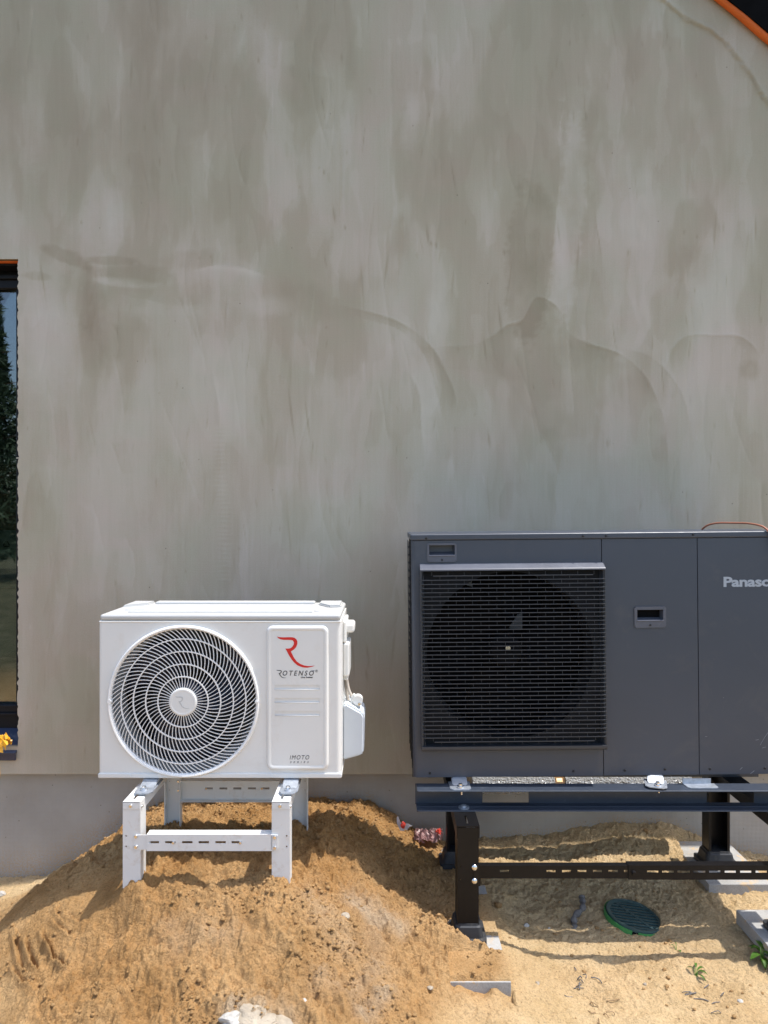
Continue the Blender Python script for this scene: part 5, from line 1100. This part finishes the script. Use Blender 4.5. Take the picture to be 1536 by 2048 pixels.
def weed(px, py, D, specs, label, name='weed'):
    x = PX(px, D); z = gz(x, D); e = empty(name, (x, D, z), label, 'plant', 'weeds in the sand'); bm = NB(); st = NB()
    for az, L, wd, hgt in specs:
        tip = Vector((x + .006 * math.cos(az), D + .006 * math.sin(az), z + hgt)); tube(st, [(x, D, z - .01), tip], [.0014, .0008], 6); leaf(bm, tip, az, L, wd)
    build('leaves', bm, M['leaf'], e, True); build('stem', st, M['leaf'], e, True)
weed(1524, 1930, 2.31, [(3.5, .045, .010, .020), (4.4, .050, .011, .012), (5.3, .046, .010, .022), (2.3, .040, .009, .030), (.6, .05, .011, .035), (1.4, .045, .010, .040), (6.0, .055, .012, .030), (5.0, .03, .007, .035), (3.0, .03, .006, .04)], 'bushy green weed at the right picture edge by the pale slab')
weed(1392, 1955, 2.26, [(.4, .035, .004, .018), (1.2, .03, .004, .024), (5.2, .032, .0035, .008), (2.6, .024, .003, .02), (5.9, .03, .0045, .016)], 'small narrow leaved weed in the sunny sand left of the bushy weed')
weed(1353, 1895, 2.38, [(2.4, .016, .002, .010), (5.2, .018, .0035, .003), (1.4, .014, .002, .016)], 'tiny seedling just below the shadow edge near the drain')
for nm_, px, py, D, sd_, lb in (('dry_roots', 1165, 1965, 2.24, 31, 'tuft of brown dry roots in the sunny sand left of the narrow leaved weed'), ('dry_roots', 1410, 2010, 2.16, 32, 'scatter of dark dry root bits at the bottom right below the narrow leaved weed'), ('dry_roots', 1205, 2030, 2.10, 33, 'short pale dry stalks near the bottom picture edge')):
    rs = np.random.RandomState(sd_); bm = NB(); x0_ = PX(px, D)
    for k in range(9):
        xa_ = x0_ + .035 * rs.randn(); ya_ = D + .035 * rs.randn(); a = rs.uniform(0, 6.28); L = rs.uniform(.012, .045); zz = gz(xa_, ya_) + .002
        xb_ = xa_ + L * math.cos(a); yb_ = ya_ + L * math.sin(a); tube(bm, spline([(xa_, ya_, zz), ((xa_ + xb_) / 2 + .004 * rs.randn(), (ya_ + yb_) / 2, zz + .006 * rs.rand() + .002), (xb_, yb_, gz(xb_, yb_) + .002)], 4), .0012 + .0008 * rs.rand(), 5)
    build_top(nm_, bm, 'stickm' if sd_ != 33 else 'card', (x0_, D, gz(x0_, D)), lb, 'roots', None, True, 'stuff')
stone(1290, 1960, 2.22, .0055, 'lump', 'small mortar crumb in the sunny sand below the drain', 41)
stone(1075, 1985, 2.18, .0065, 'lump', 'small grey stone right of the half buried slab end', 42)
stone(1480, 2020, 2.14, .007, 'pebble', 'pale pebble in the bottom right corner below the bushy weed', 43)
stone(860, 1975, 2.07, .007, 'lump', 'brown grey clod on the slope left of the half buried slab end', 44)
# ------------------------------------------------------------------ yellow film on the sill corner
c = P(12, 1488, 2.965); crumpled('yellow_film', 'yellow', (c.x - .012, 2.955, c.z - .012), .085, .045, .045, 'crumpled yellow orange film hanging from the window sill corner', 'plastic film', 21, 14, False, rot=-.45)
ob = bpy.data.objects['yellow_film']
# ------------------------------------------------------------------ pines behind the camera, seen in the pane
def pine(x, y, h, rad, seed, label):
    rs = np.random.RandomState(seed); e = empty('pine_tree', (x, y, 0), label, 'tree', 'pines mirrored in the window')
    bm = NB(); tube(bm, [(x, y, -.1), (x + .05, y, h * .4), (x, y + .05, h * .97)], [.16, .10, .02], 10)
    for k in range(40):
        z = h * (.10 + .86 * rs.rand()); a = rs.rand() * 6.283; L = rad * (1.05 - z / h) * (.7 + .4 * rs.rand()); tube(bm, [(x, y, z), (x + L * math.cos(a), y + L * math.sin(a), z + .15 * L)], [.03, .006], 5)
    build('trunk', bm, M['bark'], e, True)
    N = 9000; z = h * (.06 + .95 * rs.rand(N) ** 1.1); rr = rad * np.clip(1.06 - z / h, .03, 1) * rs.rand(N) ** .55 * (.65 + .5 * vn(z * 2.2, rs.rand(N) * 0 + seed, 3)); a = rs.rand(N) * 6.283; rr *= .7 + .5 * vn(a * 2.2, z * 1.6, seed)
    c = np.stack([x + rr * np.cos(a), y + rr * np.sin(a), z + .12 * rr], 1); d = rs.randn(N, 3); d /= np.linalg.norm(d, axis=1)[:, None]; d2 = np.cross(d, rs.randn(N, 3)); d2 /= np.linalg.norm(d2, axis=1)[:, None]; s = (.10 + .10 * rs.rand(N))[:, None]
    V = np.stack([c - d * s, c + d2 * s * .16, c + d * s, c - d2 * s * .16], 1).reshape(-1, 3); Fq = np.arange(N * 4).reshape(-1, 4); me = bpy.data.meshes.new('crown'); me.from_pydata((V - np.array([x, y, 0])).tolist(), [], Fq.tolist()); me.materials.append(M['needle'])
    o = bpy.data.objects.new('crown', me); col.objects.link(o); o.parent = e
pine(-8.95, -9.6, 6.9, 1.5, 1, 'tall dark pine mirrored at the left of the window pane')
pine(-7.3, -11.0, 5.3, 1.7, 2, 'lower pine mirrored beside the window jamb')
pine(-10.6, -11.5, 7.4, 1.9, 3, 'broad pine mirrored farthest left in the window')
